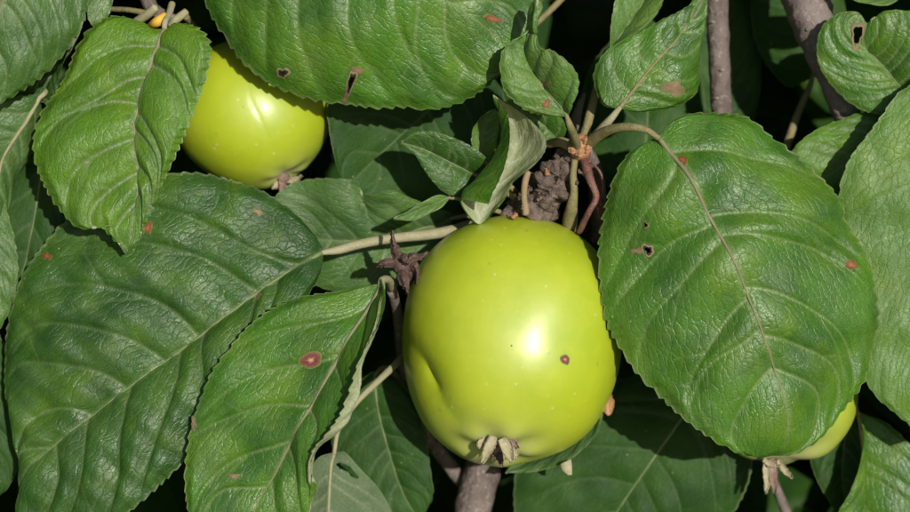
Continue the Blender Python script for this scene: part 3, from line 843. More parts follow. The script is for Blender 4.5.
def zof(key, x, y):
    """depth of a leaf or apple surface seen at a photo pixel"""
    L = LEAVES[key]; q = L['px'].reshape(-1, 2); W = L['W'].reshape(-1, 3)
    d = ((q - (x, y)) ** 2).sum(1)
    near = np.where(d < d.min() + 4)[0]
    return float((((CEN - W[near]) @ FWD) * 100).max())


def sepal(parent, key, pts, w, mat, lift=0.12, curl=0.25, seed=0):
    """dry sepal; pts from its root to its point, w = half width in photo pixels"""
    n = len(pts); P_ = np.array(pts, float); T = np.gradient(P_, axis=0); T /= np.linalg.norm(T, axis=1, keepdims=True)
    N_ = np.stack([-T[:, 1], T[:, 0]], 1)
    prof = np.interp(np.linspace(0, 1, n), [0, 0.3, 0.75, 1], [0.7, 1.0, 0.7, 0.1]) * w
    z0 = zof(key, *pts[0])
    zc = [z0 + lift + curl * (k / (n - 1)) ** 1.3 for k in range(n)]
    L_ = [(*(P_[k] - N_[k] * prof[k]), zc[k] + w * 0.005) for k in range(n)]
    C_ = [(*P_[k], zc[k] - w * 0.005) for k in range(n)]
    R_ = [(*(P_[k] + N_[k] * prof[k]), zc[k] + w * 0.005) for k in range(n)]
    return sheet('sepal', {-1: L_, 0: C_, 1: R_}, mat, parent, res=(18, 7), thick=0.00028, rough=0.00013, seed=seed)


def eye(root, key, x, y, r):
    z = zof(key, x, y)
    return tube('calyx', [(x, y - r * 0.2, z - 0.25, r * 0.6), (x, y, z + 0.03, r), (x, y + r * .3, z + 0.14, r * 0.7)], M['sepal_dark'], root, sides=12, n=12, rough=0.12)


c = eye(ap1, 'apple1', 497, 450, 8)
sepal(c, 'apple1', [(494, 436), (491, 444), (486, 454), (482, 463)], 5.2, M['sepal'], 0.10, 0.18, 1)
sepal(c, 'apple1', [(502, 438), (506, 445), (509, 454), (512, 463)], 6.0, M['sepal'], 0.10, 0.14, 2)
sepal(c, 'apple1', [(488, 440), (483, 441), (480, 445), (480, 449)], 3.8, M['sepal'], 0.08, 0.12, 3)
sepal(c, 'apple1', [(498, 447), (498, 454), (500, 461), (503, 466)], 4.5, M['sepal_dark'], 0.05, 0.12, 4)
sepal(c, 'apple1', [(508, 441), (514, 443), (518, 448)], 3.0, M['sepal_dark'], 0.05, 0.1, 5)
sepal(c, 'apple1', [(490, 444), (487, 449), (488, 456)], 3.0, M['sepal_dark'], 0.04, 0.08, 31)
sepal(c, 'apple1', [(512, 447), (516, 453), (515, 459)], 2.8, M['sepal'], 0.03, 0.08, 32)
for k in range(9):                                        # dried stamens
    x = 497 + 1.1 * (k - 4) + RNG.normal(0, .6); z = zof('apple1', x, 449)
    tube('stamen', [(x, 448, z + 0.05, 0.7), (x + RNG.normal(0, 1.5), 455, z + 0.2, 0.6), (x + RNG.normal(0, 3), 461 + RNG.normal(0, 2), z + 0.28, 0.8)], M['withered'], c, sides=5, n=10)
c = eye(ap2, 'apple2', 283, 178, 7)
sepal(c, 'apple2', [(285, 181), (278, 184), (272, 188)], 4.5, M['sepal'], 0.25, 0.25, 6)
sepal(c, 'apple2', [(286, 180), (293, 180), (302, 176)], 3.8, M['sepal'], 0.25, 0.2, 7)
sepal(c, 'apple2', [(282, 180), (283, 188), (281, 195)], 4.5, M['sepal_dark'], 0.2, 0.2, 8)
c = eye(ap3, 'apple3', 772, 462, 7)
sepal(c, 'apple3', [(768, 458), (766, 470), (767, 482), (766, 494)], 3.5, M['sepal'], 0.15, 0.2, 9)
sepal(c, 'apple3', [(773, 460), (773, 472), (774, 483), (775, 493)], 5.0, M['sepal_dark'], 0.2, 0.25, 10)
sepal(c, 'apple3', [(778, 460), (783, 468), (788, 474), (793, 478)], 3.0, M['sepal'], 0.15, 0.25, 11)
sepal(c, 'apple3', [(764, 459), (771, 464), (780, 466)], 4.0, M['sepal'], 0.3, 0.2, 12)

# ================================================================== CENTRAL FRUITING SPUR
spur = thing('fruiting_spur', 'knobbly grey fruiting spur above the large apple, carrying a whorl of leaves', 'spur', pt(462, 560, -3.2))
tube('wood', [(462, 575, -3.2, 20), (472, 515, -3.0, 19.5), (482, 470, -3.2, 19), (496, 400, -4.2, 18), (515, 330, -4.6, 17), (530, 260, -3.8, 17), (540, 215, -2.2, 17), (552, 185, -0.9, 15), (566, 165, -0.4, 10)], M['bark'], spur, sides=22, n=110, rough=0.05, knots=0.05, seed=4)
kn = tube('knob', [(505, 234, -1.0, 14), (522, 217, -0.2, 19), (537, 203, 0.2, 22), (546, 191, 0.3, 19), (553, 181, 0.4, 20), (561, 169, 0.5, 16), (569, 158, 0.5, 11), (577, 150, 0.6, 6)], M['spur'], spur, sides=52, n=140, knots=0.05, seed=5)
gnarl(kn, 0.0034, 200, 0.0009, 520)
rq = np.random.RandomState(77)
for k in range(9):                                        # peeling bark scraps and old bud scales
    f = rq.rand(); x = 512 + 62 * f + rq.normal(0, 7); y = 222 - 62 * f + rq.normal(0, 8); z = 0.95 + 0.25 * f + rq.rand() * 0.1
    a = rq.uniform(0, 6.28); l = rq.uniform(4, 8); w = rq.uniform(1.6, 3.2); dx, dy = math.cos(a), math.sin(a)
    sheet('bark_scale', {-1: [(x - dy * w, y + dx * w, z - .12), (x + dx * l - dy * w * .8, y + dy * l + dx * w * .8, z)], 0: [(x, y, z - .05), (x + dx * l * 1.1, y + dy * l * 1.1, z + .1)],
                         1: [(x + dy * w, y - dx * w, z - .12), (x + dx * l + dy * w * .7, y + dy * l - dx * w * .7, z)]}, M[('spur', 'bud', 'withered', 'sepal_dark')[k % 4]], kn, res=(8, 5), thick=0.0004, rough=0.00015, seed=k)
for pts in ([(586, 158, 1.0, 1.5), (600, 172, 1.3, 1.3), (603, 190, 1.1, 1.2), (598, 206, 0.9, 1.4), (601, 222, 0.6, 1.2)],):
    tube('dry_stalk', pts, M['red_stalk'], spur, sides=7, n=24, rough=0.12)
tube('wood', [(600, 240, -2.4, 9), (597, 190, -1.6, 9), (592, 165, -0.6, 8.5), (585, 150, 0.2, 7)], M['bark_smooth'], spur, sides=14, n=36, rough=0.04, seed=6)
tube('wood', [(574, 150, -0.4, 7), (574, 128, -0.9, 6), (579, 108, -1.4, 4), (584, 94, -1.7, 2)], M['bark_smooth'], spur, sides=14, n=36, rough=0.04, seed=7)
bud = tube('bud', [(580, 158, 0.6, 6), (580, 150, 0.9, 11), (581, 143, 1.0, 10), (583, 136, 0.9, 5)], M['bud'], spur, sides=14, n=16, rough=0.06, seed=8)
for k, (x, y, dx, dy) in enumerate(((573, 152, -1, -9), (580, 155, 1, -10), (587, 151, 2, -9), (576, 143, 0, -7), (585, 142, 2, -7))):
    z = 1.28 if k < 3 else 1.33
    sheet('bud_scale', {-1: [(x - 4.5, y, z - .12), (x - 4 + dx / 2, y + dy / 2, z), (x + dx, y + dy, z - .15)], 0: [(x, y + 2, z + .05), (x + dx / 2, y + dy / 2, z + .12), (x + dx, y + dy - 1, z - .12)],
                        1: [(x + 4.5, y, z - .12), (x + 4 + dx / 2, y + dy / 2, z), (x + dx, y + dy, z - .15)]}, M['bud'], bud, res=(8, 5), thick=0.0004, seed=k)
tube('stalk', [(583, 155, 0.8, 4), (587, 170, 1.2, 5.0), (592, 184, 1.4, 3.6), (596, 197, 1.4, 3.4), (589, 212, 1.3, 3.0), (583, 224, 0.9, 3.2), (579, 232, 0.6, 3)], M['red_stalk'], spur, sides=10, n=40, rough=0.10, seed=9)
tube('stalk', [(590, 172, 0.3, 3), (600, 200, 0.2, 3.4), (602, 225, -0.2, 3.2), (592, 240, -0.6, 3)], M['red_stalk'], spur, sides=8, n=24, rough=0.10, seed=10)
tube('stalk', [(575, 158, 0.8, 3.4), (573, 176, 1.05, 3.6), (574, 192, 1.0, 4.0), (572, 205, 0.8, 5.5), (570, 220, 0.3, 7.5), (568, 238, -.3, 7)], M['petiole_green'], spur, sides=10, n=30, rough=0.05, seed=11)
tube('stalk', [(528, 172, 1.0, 3.0), (525, 182, 1.1, 3.4), (524, 196, 1.0, 3.0), (526, 214, 0.8, 4.0)], M['pink_stalk'], spur, sides=10, n=24, rough=0.04, seed=12)
tube('stalk', [(548, 144, 0.6, 4), (560, 142, 0.9, 5), (573, 147, 0.9, 5.5)], M['petiole_green'], spur, sides=10, n=20, rough=0.04, seed=13)

# big round leaf on the right
leaf(spur, 'right', {
    -1: [(657, 136, 2.3), (640, 146, 2.2), (622, 163, 2.2), (611, 187, 1.95), (603, 215, 1.85), (600, 250, 1.8), (601, 290, 1.8), (609, 326, 1.8), (630, 364, 1.9), (658, 395, 2.1), (690, 423, 2.25), (722, 445, 2.3), (748, 456, 2.2), (770, 459, 1.9)],
    0: [(657, 136, 2.5), (672, 154, 2.7), (690, 180, 2.85), (707, 211, 2.95), (724, 243, 3.0), (741, 279, 3.0), (757, 320, 2.95), (771, 358, 2.8), (783, 396, 2.6), (787, 425, 2.4), (782, 446, 2.15), (770, 459, 1.9)],
    1: [(660, 134, 2.4), (672, 122, 2.2), (692, 114, 2.0), (725, 113, 1.9), (752, 120, 1.9), (775, 140, 1.9), (800, 156, 1.9), (822, 178, 1.8), (842, 208, 1.7), (860, 240, 1.6), (873, 280, 1.5), (878, 315, 1.5), (873, 350, 1.5), (862, 380, 1.55), (845, 408, 1.65), (820, 436, 1.8), (796, 452, 1.9), (770, 459, 1.9)]},
    'leaf', res=(230, 190), nv=6, quilt=0.11, arch=0.10, tooth=0.10, pitch=0.36, wave=0.07, rib_r=2.7, seed=1, lump=0.07, vein_w=0.038,
    petiole=[(586, 146, 1.0, 6.2), (596, 137, 1.5, 5.8), (611, 129.5, 2.1, 4.6), (630, 127, 2.5, 4.0), (646, 130, 2.6, 3.3)], pet_mat='petiole_green', label='large rounded shiny leaf hanging in front of the apples on the right',
    holes=[(648, 250, 3.2, 2.6, 0.2), (646, 225, 1.6, 1.6, 0)])
# huge leaf on the left
leaf(spur, 'left', {
    -1: [(324, 251, 0.7), (313, 233, 0.75), (297, 215, 0.7), (277, 200, 0.6), (259, 190, 0.5), (239, 184, 0.45), (218, 178, 0.45), (195, 174, 0.5), (165, 176, 0.5), (130, 186, 0.5), (95, 203, 0.4), (65, 222, 0.3), (48, 240, 0.3), (32, 264, 0.3), (18, 292, 0.3), (10, 320, 0.3), (4, 348, 0.3), (3, 385, 0.4), (8, 415, 0.5), (17, 450, 0.6), (24, 480, 0.7), (22, 505, 0.7), (18, 528, 0.6)],
    0: [(324, 251, 0.7), (309, 260, 0.85), (282, 276, 1.0), (239, 307, 1.1), (180, 351, 1.15), (138, 381, 1.1), (102, 408, 1.05), (60, 441, 0.95), (30, 470, 0.85), (20, 495, 0.75), (18, 528, 0.6)],
    1: [(324, 252, 0.7), (320, 275, 0.9), (306, 300, 1.15), (285, 335, 1.35), (260, 375, 1.45), (225, 420, 1.5), (187, 459, 1.45), (158, 488, 1.4), (130, 513, 1.3), (100, 535, 1.1), (65, 548, 0.9), (35, 545, 0.7), (18, 528, 0.6)]},
    'leaf_big', res=(250, 170), nv=7, quilt=0.13, arch=0.13, tooth=0.07, pitch=0.34, wave=0.06, rib_r=2.4, rib='rib_green', seed=2, lump=0.09,
    petiole=[(470, 226, -1.0, 6.0), (450, 231, -0.3, 5.8), (425, 235, 0.0, 5.4), (395, 238, 0.15, 5.0), (360, 244, 0.4, 4.8), (338, 250, 0.6, 4.4)], label='very large broad dark green leaf filling the left side')
# upright young leaf above the bud
leaf(spur, 'upright', {
    -1: [(566, 117, 2.60), (548, 116, 2.50), (530, 112, 2.50), (514, 102, 2.50), (503, 91, 2.50), (500, 70, 2.55), (502, 52, 2.60), (510, 38, 2.70), (524, 24, 2.80), (533, 9, 2.80), (538, -1, 2.70)],
    0: [(566, 117, 2.60), (553, 99, 2.55), (540, 82, 2.40), (530, 64, 2.30), (527, 44, 2.35), (532, 20, 2.55), (538, -1, 2.70)],
    1: [(567, 117, 2.60), (575, 98, 3.00), (577, 80, 3.20), (571, 62, 3.20), (557, 47, 3.00), (545, 42, 2.80), (540, 33, 2.60), (547, 21, 3.00), (545, 10, 3.00), (538, -1, 2.70)]},
    'leaf_young', res=(110, 80), nv=5, quilt=0.09, arch=0.16, tooth=0.05, pitch=0.26, wave=0.10, rib='rib_green', rib_r=1.8, seed=3, lump=0.15,
    petiole=[(578, 150, 1.0, 4.2), (575, 138, 1.8, 4.0), (570, 126, 2.4, 3.4)], pet_mat='petiole_green', label='small crinkled pale leaf standing up above the bud')
leaf(spur, 'broad', {
    -1: [(619, 109, 1.5), (605, 106, 1.3), (597, 93, 1.2), (593, 76, 1.2), (599, 60, 1.3), (611, 47, 1.4), (637, 34, 1.5), (663, 19, 1.5), (688, 10, 1.5), (702, 3, 1.4), (713, -16, 1.3)],
    0: [(619, 109, 1.5), (640, 82, 1.6), (657, 61, 1.55), (681, 36, 1.5), (700, 10, 1.4), (713, -16, 1.3)],
    1: [(620, 109, 1.5), (636, 112, 1.3), (657, 109, 1.1), (678, 105, 1.0), (692, 98, 1.0), (700, 85, 1.0), (701, 64, 1.0), (704, 41, 1.1), (709, 15, 1.2), (713, -16, 1.3)]},
    'leaf', res=(120, 90), nv=6, quilt=0.06, arch=0.16, tooth=0.035, pitch=0.3, wave=0.05, rib='petiole_green', rib_r=2.2, seed=4, lump=0.11,
    petiole=[(588, 146, 0.8, 5), (598, 133, 1.1, 4.6), (609, 121, 1.4, 4.0)], pet_mat='petiole', label='medium leaf pointing up and right above the bud, tan blotch near its base')
leaf(spur, 'narrow', {
    -1: [(608, 52, 0.4), (608, 35, 0.5), (611, 10, 0.5), (618, -20, 0.4), (645, -60, 0.3)],
    0: [(609, 52, 0.3), (622, 34, 0.2), (640, 8, 0.1), (650, -20, 0.1), (645, -60, 0.3)],
    1: [(610, 52, 0.4), (630, 42, 0.6), (650, 24, 0.7), (666, -4, 0.7), (668, -30, 0.6), (645, -60, 0.3)]},
    'leaf_young', res=(90, 60), nv=5, quilt=0.04, arch=0.1, tooth=0.03, rib='rib_green', rib_r=2.2, seed=5,
    petiole=[(583, 142, 0.6, 5), (589, 118, 0.4, 4.6), (597, 88, 0.3, 4.0), (605, 60, 0.3, 3)], pet_mat='petiole_green', label='folded pale young leaf rising behind the broad leaf')
# curled leaf with pale underside
leaf(spur, 'curled', {
    -1: [(499, 206, 1.3), (507, 192, 1.4), (514, 178, 1.5), (532, 165, 1.7), (545, 150, 1.8), (545, 137, 1.8), (530, 121, 1.8), (509, 107, 1.9), (493, 95, 2.1)],
    0: [(478, 224, 1.0), (486, 205, 0.9), (498, 184, 0.9), (511, 160, 0.9), (516, 138, 1.0), (507, 114, 1.5), (493, 95, 2.1)],
    0.55: [(460, 200, 1.5), (466, 190, 1.4), (478, 178, 1.4), (491, 160, 1.5), (501, 137, 1.6), (500, 113, 1.9), (493, 95, 2.1)],
    1: [(488, 204, 2.1), (494, 194, 2.25), (500, 182, 2.3), (507, 160, 2.4), (511, 136, 2.4), (507, 113, 2.3), (493, 95, 2.1)]},
    'leaf', res=(120, 110), nv=5, quilt=0.03, arch=0.0, tooth=0.03, pitch=0.22, wave=0.03, flip=True, rib=None, seed=6, lump=0.02, label='curled leaf showing its pale downy underside, just above the large apple')
leaf(spur, 'cupped', {
    -1: [(474, 174, 0.6), (486, 158, 0.9), (474, 148, 1.1), (460, 140, 1.2), (445, 134, 1.3), (430, 131, 1.3), (414, 133, 1.3), (402, 143, 1.2)],
    0: [(474, 174, 0.5), (462, 168, 0.7), (450, 162, 0.8), (434, 154, 0.9), (420, 148, 1.0), (402, 143, 1.2)],
    1: [(473, 175, 0.6), (466, 186, 0.7), (456, 195, 0.7), (445, 193, 0.8), (433, 182, 0.9), (422, 167, 1.0), (414, 152, 1.1), (402, 143, 1.2)]},
    'leaf_big', res=(80, 60), nv=5, quilt=0.03, arch=0.2, tooth=0.02, pitch=0.25, wave=0.03, rib='rib_green', rib_r=1.6, seed=7, lump=0.03,
    petiole=[(530, 205, -0.1, 3.5), (505, 192, 0.2, 3), (486, 180, 0.5, 2.5)], pet_mat='petiole_green', label='small boat-shaped leaf with light rim left of the curled leaf')
leaf(spur, 'sliver', {
    -1: [(450, 197, 0.9), (438, 194, 1.1), (422, 201, 1.2), (408, 210, 1.2), (394, 219, 1.1)],
    0: [(450, 197, 0.9), (436, 203, 1.0), (420, 209, 1.05), (408, 215, 1.1), (394, 219, 1.1)],
    1: [(450, 198, 0.9), (442, 208, 1.1), (430, 214, 1.15), (413, 221, 1.15), (394, 219, 1.1)]},
    'leaf_young', res=(50, 30), nv=4, quilt=0.02, arch=0.2, tooth=0.0, wave=0.01, rib='rib_green', rib_r=1.2, seed=8, lump=0.02,
    petiole=[(500, 212, 0.2, 2.5), (475, 204, 0.6, 2.2), (460, 199, 0.8, 1.8)], pet_mat='petiole_green', label='tiny narrow pale green leaflet above the long leaf stalk')
leaf(spur, 'behind', {
    -1: [(558, 146, 0.2), (535, 150, 0.2), (520, 138, 0.3), (512, 118, 0.4), (508, 100, 0.3)],
    0: [(560, 144, 0.2), (548, 130, 0.5), (534, 118, 0.6), (520, 108, 0.5), (508, 100, 0.3)],
    1: [(562, 144, 0.2), (566, 126, 0.6), (556, 112, 0.8), (535, 104, 0.7), (508, 100, 0.3)]},
    'leaf', res=(60, 50), nv=4, quilt=0.04, arch=0.15, tooth=0.03, rib='rib_green', rib_r=1.5, seed=9,
    petiole=[(574, 150, 0.6, 4), (566, 147, 0.4, 3)], pet_mat='petiole_green')
leaf(spur, 'scrap', {
    -1: [(482, 160, 0.3), (474, 148, 0.4), (473, 132, 0.5), (482, 119, 0.6), (496, 112, 0.6)],
    0: [(484, 160, 0.2), (482, 146, 0.3), (483, 132, 0.4), (488, 120, 0.5), (496, 112, 0.6)],
    1: [(486, 160, 0.3), (494, 148, 0.4), (498, 132, 0.5), (499, 120, 0.6), (496, 112, 0.6)]},
    'leaf_bright', res=(50, 40), nv=4, quilt=0.03, arch=0.15, tooth=0.03, rib='rib_green', rib_r=1.2, seed=10,
    petiole=[(520, 195, -0.6, 3), (500, 178, -0.2, 2.5), (488, 166, 0.1, 2)], pet_mat='petiole_green')

# ------------------------------------------------------------------ low shoot: leaves below and left of the large apple
low = thing('leafy_shoot', 'low shoot whose leaves hang below and to the left of the large apple', 'shoot', pt(452, 470, -3.4))
tube('stem', [(478, 500, -3.4, 8), (452, 468, -3.6, 8), (425, 430, -3.4, 7), (408, 385, -2.6, 6.5), (402, 350, -1.6, 6), (398, 315, -0.6, 5.5), (392, 290, 0.4, 5)], M['bark'], low, sides=14, n=50, rough=0.05, knots=0.08, seed=14)
leaf(low, 'folded', {
    -1: [(378, 284, 2.2), (360, 286, 2.1), (340, 291, 2.0), (306, 297, 2.0), (280, 305, 2.0), (262, 316, 2.0), (245, 330, 2.0), (230, 348, 2.0), (214, 370, 2.0), (204, 392, 2.0), (195, 415, 2.0), (189, 440, 2.0), (186, 468, 2.0), (187, 495, 2.0), (192, 525, 2.0), (205, 565, 1.9), (226, 600, 1.7)],
    0: [(378, 284, 2.2), (371, 302, 2.2), (362, 323, 2.3), (348, 345, 2.45), (329, 376, 2.6), (309, 412, 2.6), (290, 444, 2.5), (276, 472, 2.4), (258, 503, 2.3), (245, 545, 2.1), (226, 600, 1.7)],
    0.72: [(379, 283, 2.2), (384, 300, 2.9), (383, 322, 3.2), (378, 345, 3.4), (368, 370, 3.5), (359, 395, 3.5), (351, 416, 3.4), (338, 436, 3.3), (322, 453, 3.1), (314, 470, 2.8), (308, 495, 2.5), (298, 535, 2.2), (270, 580, 1.9), (226, 600, 1.7)],
    1: [(379, 283, 2.2), (384, 300, 3.0), (381, 322, 3.4), (372, 345, 3.65), (359, 369, 3.8), (349, 391, 3.75), (339, 414, 3.65), (325, 434, 3.55), (313, 452, 3.35), (314, 472, 2.85), (311, 495, 2.5), (302, 535, 2.2), (272, 582, 1.9), (226, 600, 1.7)]},
    'leaf', res=(230, 170), nv=6, quilt=0.11, arch=0.03, tooth=0.07, pitch=0.30, wave=0.03, rib_r=2.6, seed=11, lump=0.06, vein_w=0.038,
    petiole=[(392, 288, 0.5, 4.5), (388, 280, 1.3, 4.2), (382, 280, 2.0, 3.4)], pet_mat='petiole', label='leaf with rolled-up right edge and a red ringed spot')
leaf(low, 'grey', {
    -1: [(334, 452, 0.0), (318, 458, 0.1), (306, 480, 0.1), (298, 520, 0.0), (300, 570, -0.2), (322, 620, -0.4)],
    0: [(334, 452, 0.0), (331, 470, 0.05), (329, 500, 0.0), (327, 540, -0.1), (325, 580, -0.2), (322, 620, -0.4)],
    1: [(335, 452, 0.0), (345, 452, -0.2), (362, 470, -0.4), (381, 491, -0.5), (394, 520, -0.6), (388, 565, -0.6), (362, 600, -0.5), (322, 620, -0.4)]},
    'leaf_grey', res=(130, 90), nv=6, quilt=0.04, arch=0.1, tooth=0.0, wave=0.03, flip=True, under='under_grey', rib='petiole', rib_r=2.0, seed=12,
    petiole=[(404, 356, -1.4, 4), (394, 366, -0.8, 3.8), (376, 383, -0.2, 3.3), (355, 404, 0.0, 3.0), (339, 428, 0.05, 2.5)], pet_mat='petiole', label='grey-green leaf seen from below with a dark torn hole', holes=[(344, 467, 8.5, 2.6, 0.42), (353, 474, 5.5, 2.2, 0.7)])
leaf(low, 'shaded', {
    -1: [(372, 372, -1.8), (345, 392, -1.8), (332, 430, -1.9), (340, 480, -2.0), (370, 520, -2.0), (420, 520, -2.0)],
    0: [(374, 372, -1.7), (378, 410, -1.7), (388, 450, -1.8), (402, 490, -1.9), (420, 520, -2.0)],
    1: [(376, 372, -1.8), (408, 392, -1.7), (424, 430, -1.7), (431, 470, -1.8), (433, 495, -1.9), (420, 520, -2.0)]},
    'leaf_shaded', res=(110, 90), nv=6, quilt=0.05, arch=0.1, tooth=0.03, rib='rib_green', rib_r=1.8, seed=13,
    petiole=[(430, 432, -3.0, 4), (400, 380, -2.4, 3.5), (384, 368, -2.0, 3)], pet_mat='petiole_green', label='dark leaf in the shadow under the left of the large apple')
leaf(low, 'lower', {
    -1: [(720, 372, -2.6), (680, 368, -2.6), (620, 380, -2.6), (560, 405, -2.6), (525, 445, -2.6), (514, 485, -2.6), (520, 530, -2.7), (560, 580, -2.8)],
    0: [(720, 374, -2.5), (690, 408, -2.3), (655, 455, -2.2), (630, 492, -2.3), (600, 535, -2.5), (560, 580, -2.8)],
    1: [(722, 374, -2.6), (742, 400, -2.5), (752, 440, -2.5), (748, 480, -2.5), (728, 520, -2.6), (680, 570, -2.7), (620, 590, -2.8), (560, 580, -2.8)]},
    'leaf_shaded', res=(150, 110), nv=6, quilt=0.07, arch=0.1, tooth=0.04, rib='rib_green', rib_r=2.2, seed=14, lump=0.06,
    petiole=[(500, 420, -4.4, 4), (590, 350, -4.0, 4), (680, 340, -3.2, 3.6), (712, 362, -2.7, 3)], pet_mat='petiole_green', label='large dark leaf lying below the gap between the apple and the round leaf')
leaf(low, 'strip', {
    -1: [(606, 400, -0.9), (600, 432, -0.8), (585, 448, -0.7), (562, 462, -0.7), (535, 470, -0.8), (505, 472, -1.0)],
    0: [(604, 398, -1.2), (592, 420, -1.2), (572, 436, -1.2), (550, 450, -1.2), (530, 458, -1.2), (505, 472, -1.0)],
    1: [(600, 396, -1.5), (580, 405, -1.8), (560, 418, -1.8), (540, 430, -1.8), (520, 445, -1.6), (505, 472, -1.0)]},
    'leaf_grey', res=(70, 40), nv=5, quilt=0.03, arch=0.1, tooth=0.02, rib='rib_green', rib_r=1.4, seed=15,
    petiole=[(520, 340, -4.2, 3), (575, 360, -3.2, 3), (602, 385, -1.8, 2.6)], pet_mat='petiole_green', label='greyish leaf peeping out under the lower right of the large apple')
sheet('bud_scale', {-1: [(604, 394, 0.0), (601, 402, 0.15), (603, 412, 0.25)], 0: [(607, 393, 0.1), (607, 403, 0.35), (608, 416, 0.35)], 1: [(612, 394, 0.0), (615, 403, 0.15), (612, 414, 0.25)]}, M['bud'], low, res=(12, 7), rough=0.0001)
sheet('bud_scale', {-1: [(560, 464, -0.5), (562, 470, -0.45), (568, 475, -0.4)], 0: [(564, 462, -0.45), (566, 468, -0.4), (570, 475, -0.4)], 1: [(571, 459, -0.5), (572, 467, -0.45), (572, 475, -0.4)]}, M['sepal'], low, res=(12, 7))

# ------------------------------------------------------------------ upper left shoot
ul = thing('leafy_shoot', 'shoot at the upper left whose leaves hang over the small apple', 'shoot', pt(135, -60, -1.5))
tube('stem', [(135, -65, -1.5, 9), (142, -20, -0.4, 8), (150, 5, 0.2, 7), (160, 14, 0.3, 6), (175, 20, 0.2, 5)], M['bark'], ul, sides=14, n=36, rough=0.05, knots=0.06, seed=15)
leaf(ul, 'fresh', {
    -1: [(164, 27, 1.5), (150, 28, 1.3), (136, 22, 1.2), (123, 18, 1.15), (108, 20, 1.15), (96, 27, 1.2), (86, 36, 1.25), (77, 50, 1.3), (69, 72, 1.35), (59, 90, 1.4), (48, 103, 1.4), (40, 120, 1.45), (35, 140, 1.5), (35, 155, 1.55), (40, 174, 1.6), (51, 197, 1.7), (63, 213, 1.75), (77, 227, 1.8), (90, 231, 1.85), (102, 229, 1.9), (114, 240, 1.9), (127, 252, 1.9)],
    0: [(164, 27, 1.5), (159, 42, 1.6), (149, 71, 1.75), (138, 106, 1.9), (135, 130, 1.95), (137, 155, 1.95), (138, 185, 1.95), (134, 220, 1.9), (127, 252, 1.8)],
    1: [(165, 27, 1.5), (180, 23, 1.6), (198, 28, 1.8), (210, 40, 1.95), (212, 52, 2.05), (206, 75, 2.15), (198, 100, 2.2), (190, 125, 2.25), (181, 148, 2.25), (168, 176, 2.2), (155, 201, 2.1), (145, 224, 2.0), (137, 242, 1.9), (127, 252, 1.8)]},
    'leaf_bright', res=(210, 150), nv=6, quilt=0.165, arch=0.10, tooth=0.095, pitch=0.28, wave=0.04, rib_r=2.6, seed=21, lump=0.06, vein_w=0.042, sweep=0.36,
    petiole=[(172, 4, 0.6, 3.6), (169, 14, 1.0, 3.3), (165, 22, 1.4, 3.0)], pet_mat='petiole', label='bright fresh green leaf with deep folded veins, upper left')
leaf(ul, 'corner', {
    -1: [(40, -120, 2.4), (80, -80, 2.3), (95, -35, 2.3), (91, 0, 2.3), (84, 18, 2.3), (72, 42, 2.3), (60, 58, 2.3), (44, 75, 2.3), (29, 86, 2.3), (9, 97, 2.35), (-15, 108, 2.4), (-50, 118, 2.4)],
    0: [(40, -120, 2.4), (28, -70, 2.8), (12, -20, 3.0), (-5, 30, 3.0), (-25, 75, 2.8), (-50, 118, 2.4)],
    1: [(38, -120, 2.4), (-10, -110, 2.4), (-60, -70, 2.4), (-95, -10, 2.4), (-100, 50, 2.4), (-80, 95, 2.4), (-50, 118, 2.4)]},
    'leaf_grey', res=(180, 130), nv=7, quilt=0.09, arch=0.12, tooth=0.09, pitch=0.34, rib_r=2.4, seed=22, lump=0.08,
    petiole=[(120, -60, -0.6, 4), (95, -100, 0.8, 4), (60, -130, 2.0, 3.4)], pet_mat='petiole', label='greyish green leaf with toothed edge in the top left corner')
leaf(ul, 'top', {
    -1: [(216, -75, 1.9), (203, -45, 1.4), (203, -12, 1.2), (207, 10, 1.15), (215, 28, 1.1), (226, 44, 1.05), (240, 60, 1.0), (257, 73, 0.95), (277, 86, 0.9), (303, 97, 0.9), (326, 103, 0.9), (355, 105, 0.95), (380, 107, 1.0), (404, 106, 1.05), (430, 109, 1.1), (448, 107, 1.15), (465, 101, 1.2), (483, 89, 1.3), (499, 74, 1.35), (512, 56, 1.35)],
    0: [(216, -75, 1.9), (255, -72, 2.2), (300, -62, 2.4), (345, -48, 2.5), (395, -28, 2.5), (448, 1, 2.35), (485, 28, 1.8), (512, 56, 1.35)],
    1: [(218, -76, 1.9), (245, -120, 1.7), (310, -145, 1.5), (380, -145, 1.3), (450, -115, 1.1), (510, -70, 1.0), (538, -25, 1.0), (537, 10, 1.05), (528, 38, 1.2), (512, 56, 1.35)]},
    'leaf', res=(230, 160), nv=7, quilt=0.09, arch=0.14, tooth=0.095, pitch=0.36, wave=0.05, rib='rib_green', rib_r=2.4, seed=23, lump=0.10, vein_w=0.04,
    petiole=[(150, -10, 0.2, 4), (175, -45, 0.8, 4), (200, -70, 1.6, 3.2)], pet_mat='petiole', label='broad leaf along the top edge over the small apple, brown eaten spots near its rim', holes=[(351, 82, 2.2, 7, 0.2), (283, 73, 1.8, 2.6, 0)])
leaf(ul, 'tucked', {
    -1: [(112, -20, 0.4), (96, -8, 0.5), (88, 8, 0.6), (90, 22, 0.6), (98, 28, 0.5)],
    0: [(114, -20, 0.4), (108, -5, 0.6), (102, 10, 0.6), (99, 20, 0.6), (98, 28, 0.5)],
    1: [(116, -20, 0.4), (114, -5, 0.5), (110, 10, 0.5), (106, 20, 0.5), (98, 28, 0.5)]},
    'leaf_grey', res=(50, 40), nv=4, quilt=0.03, tooth=0.03, rib='rib_green', rib_r=1.2, seed=24, petiole=[(138, -40, -0.8, 3), (122, -30, 0.1, 2.2)])
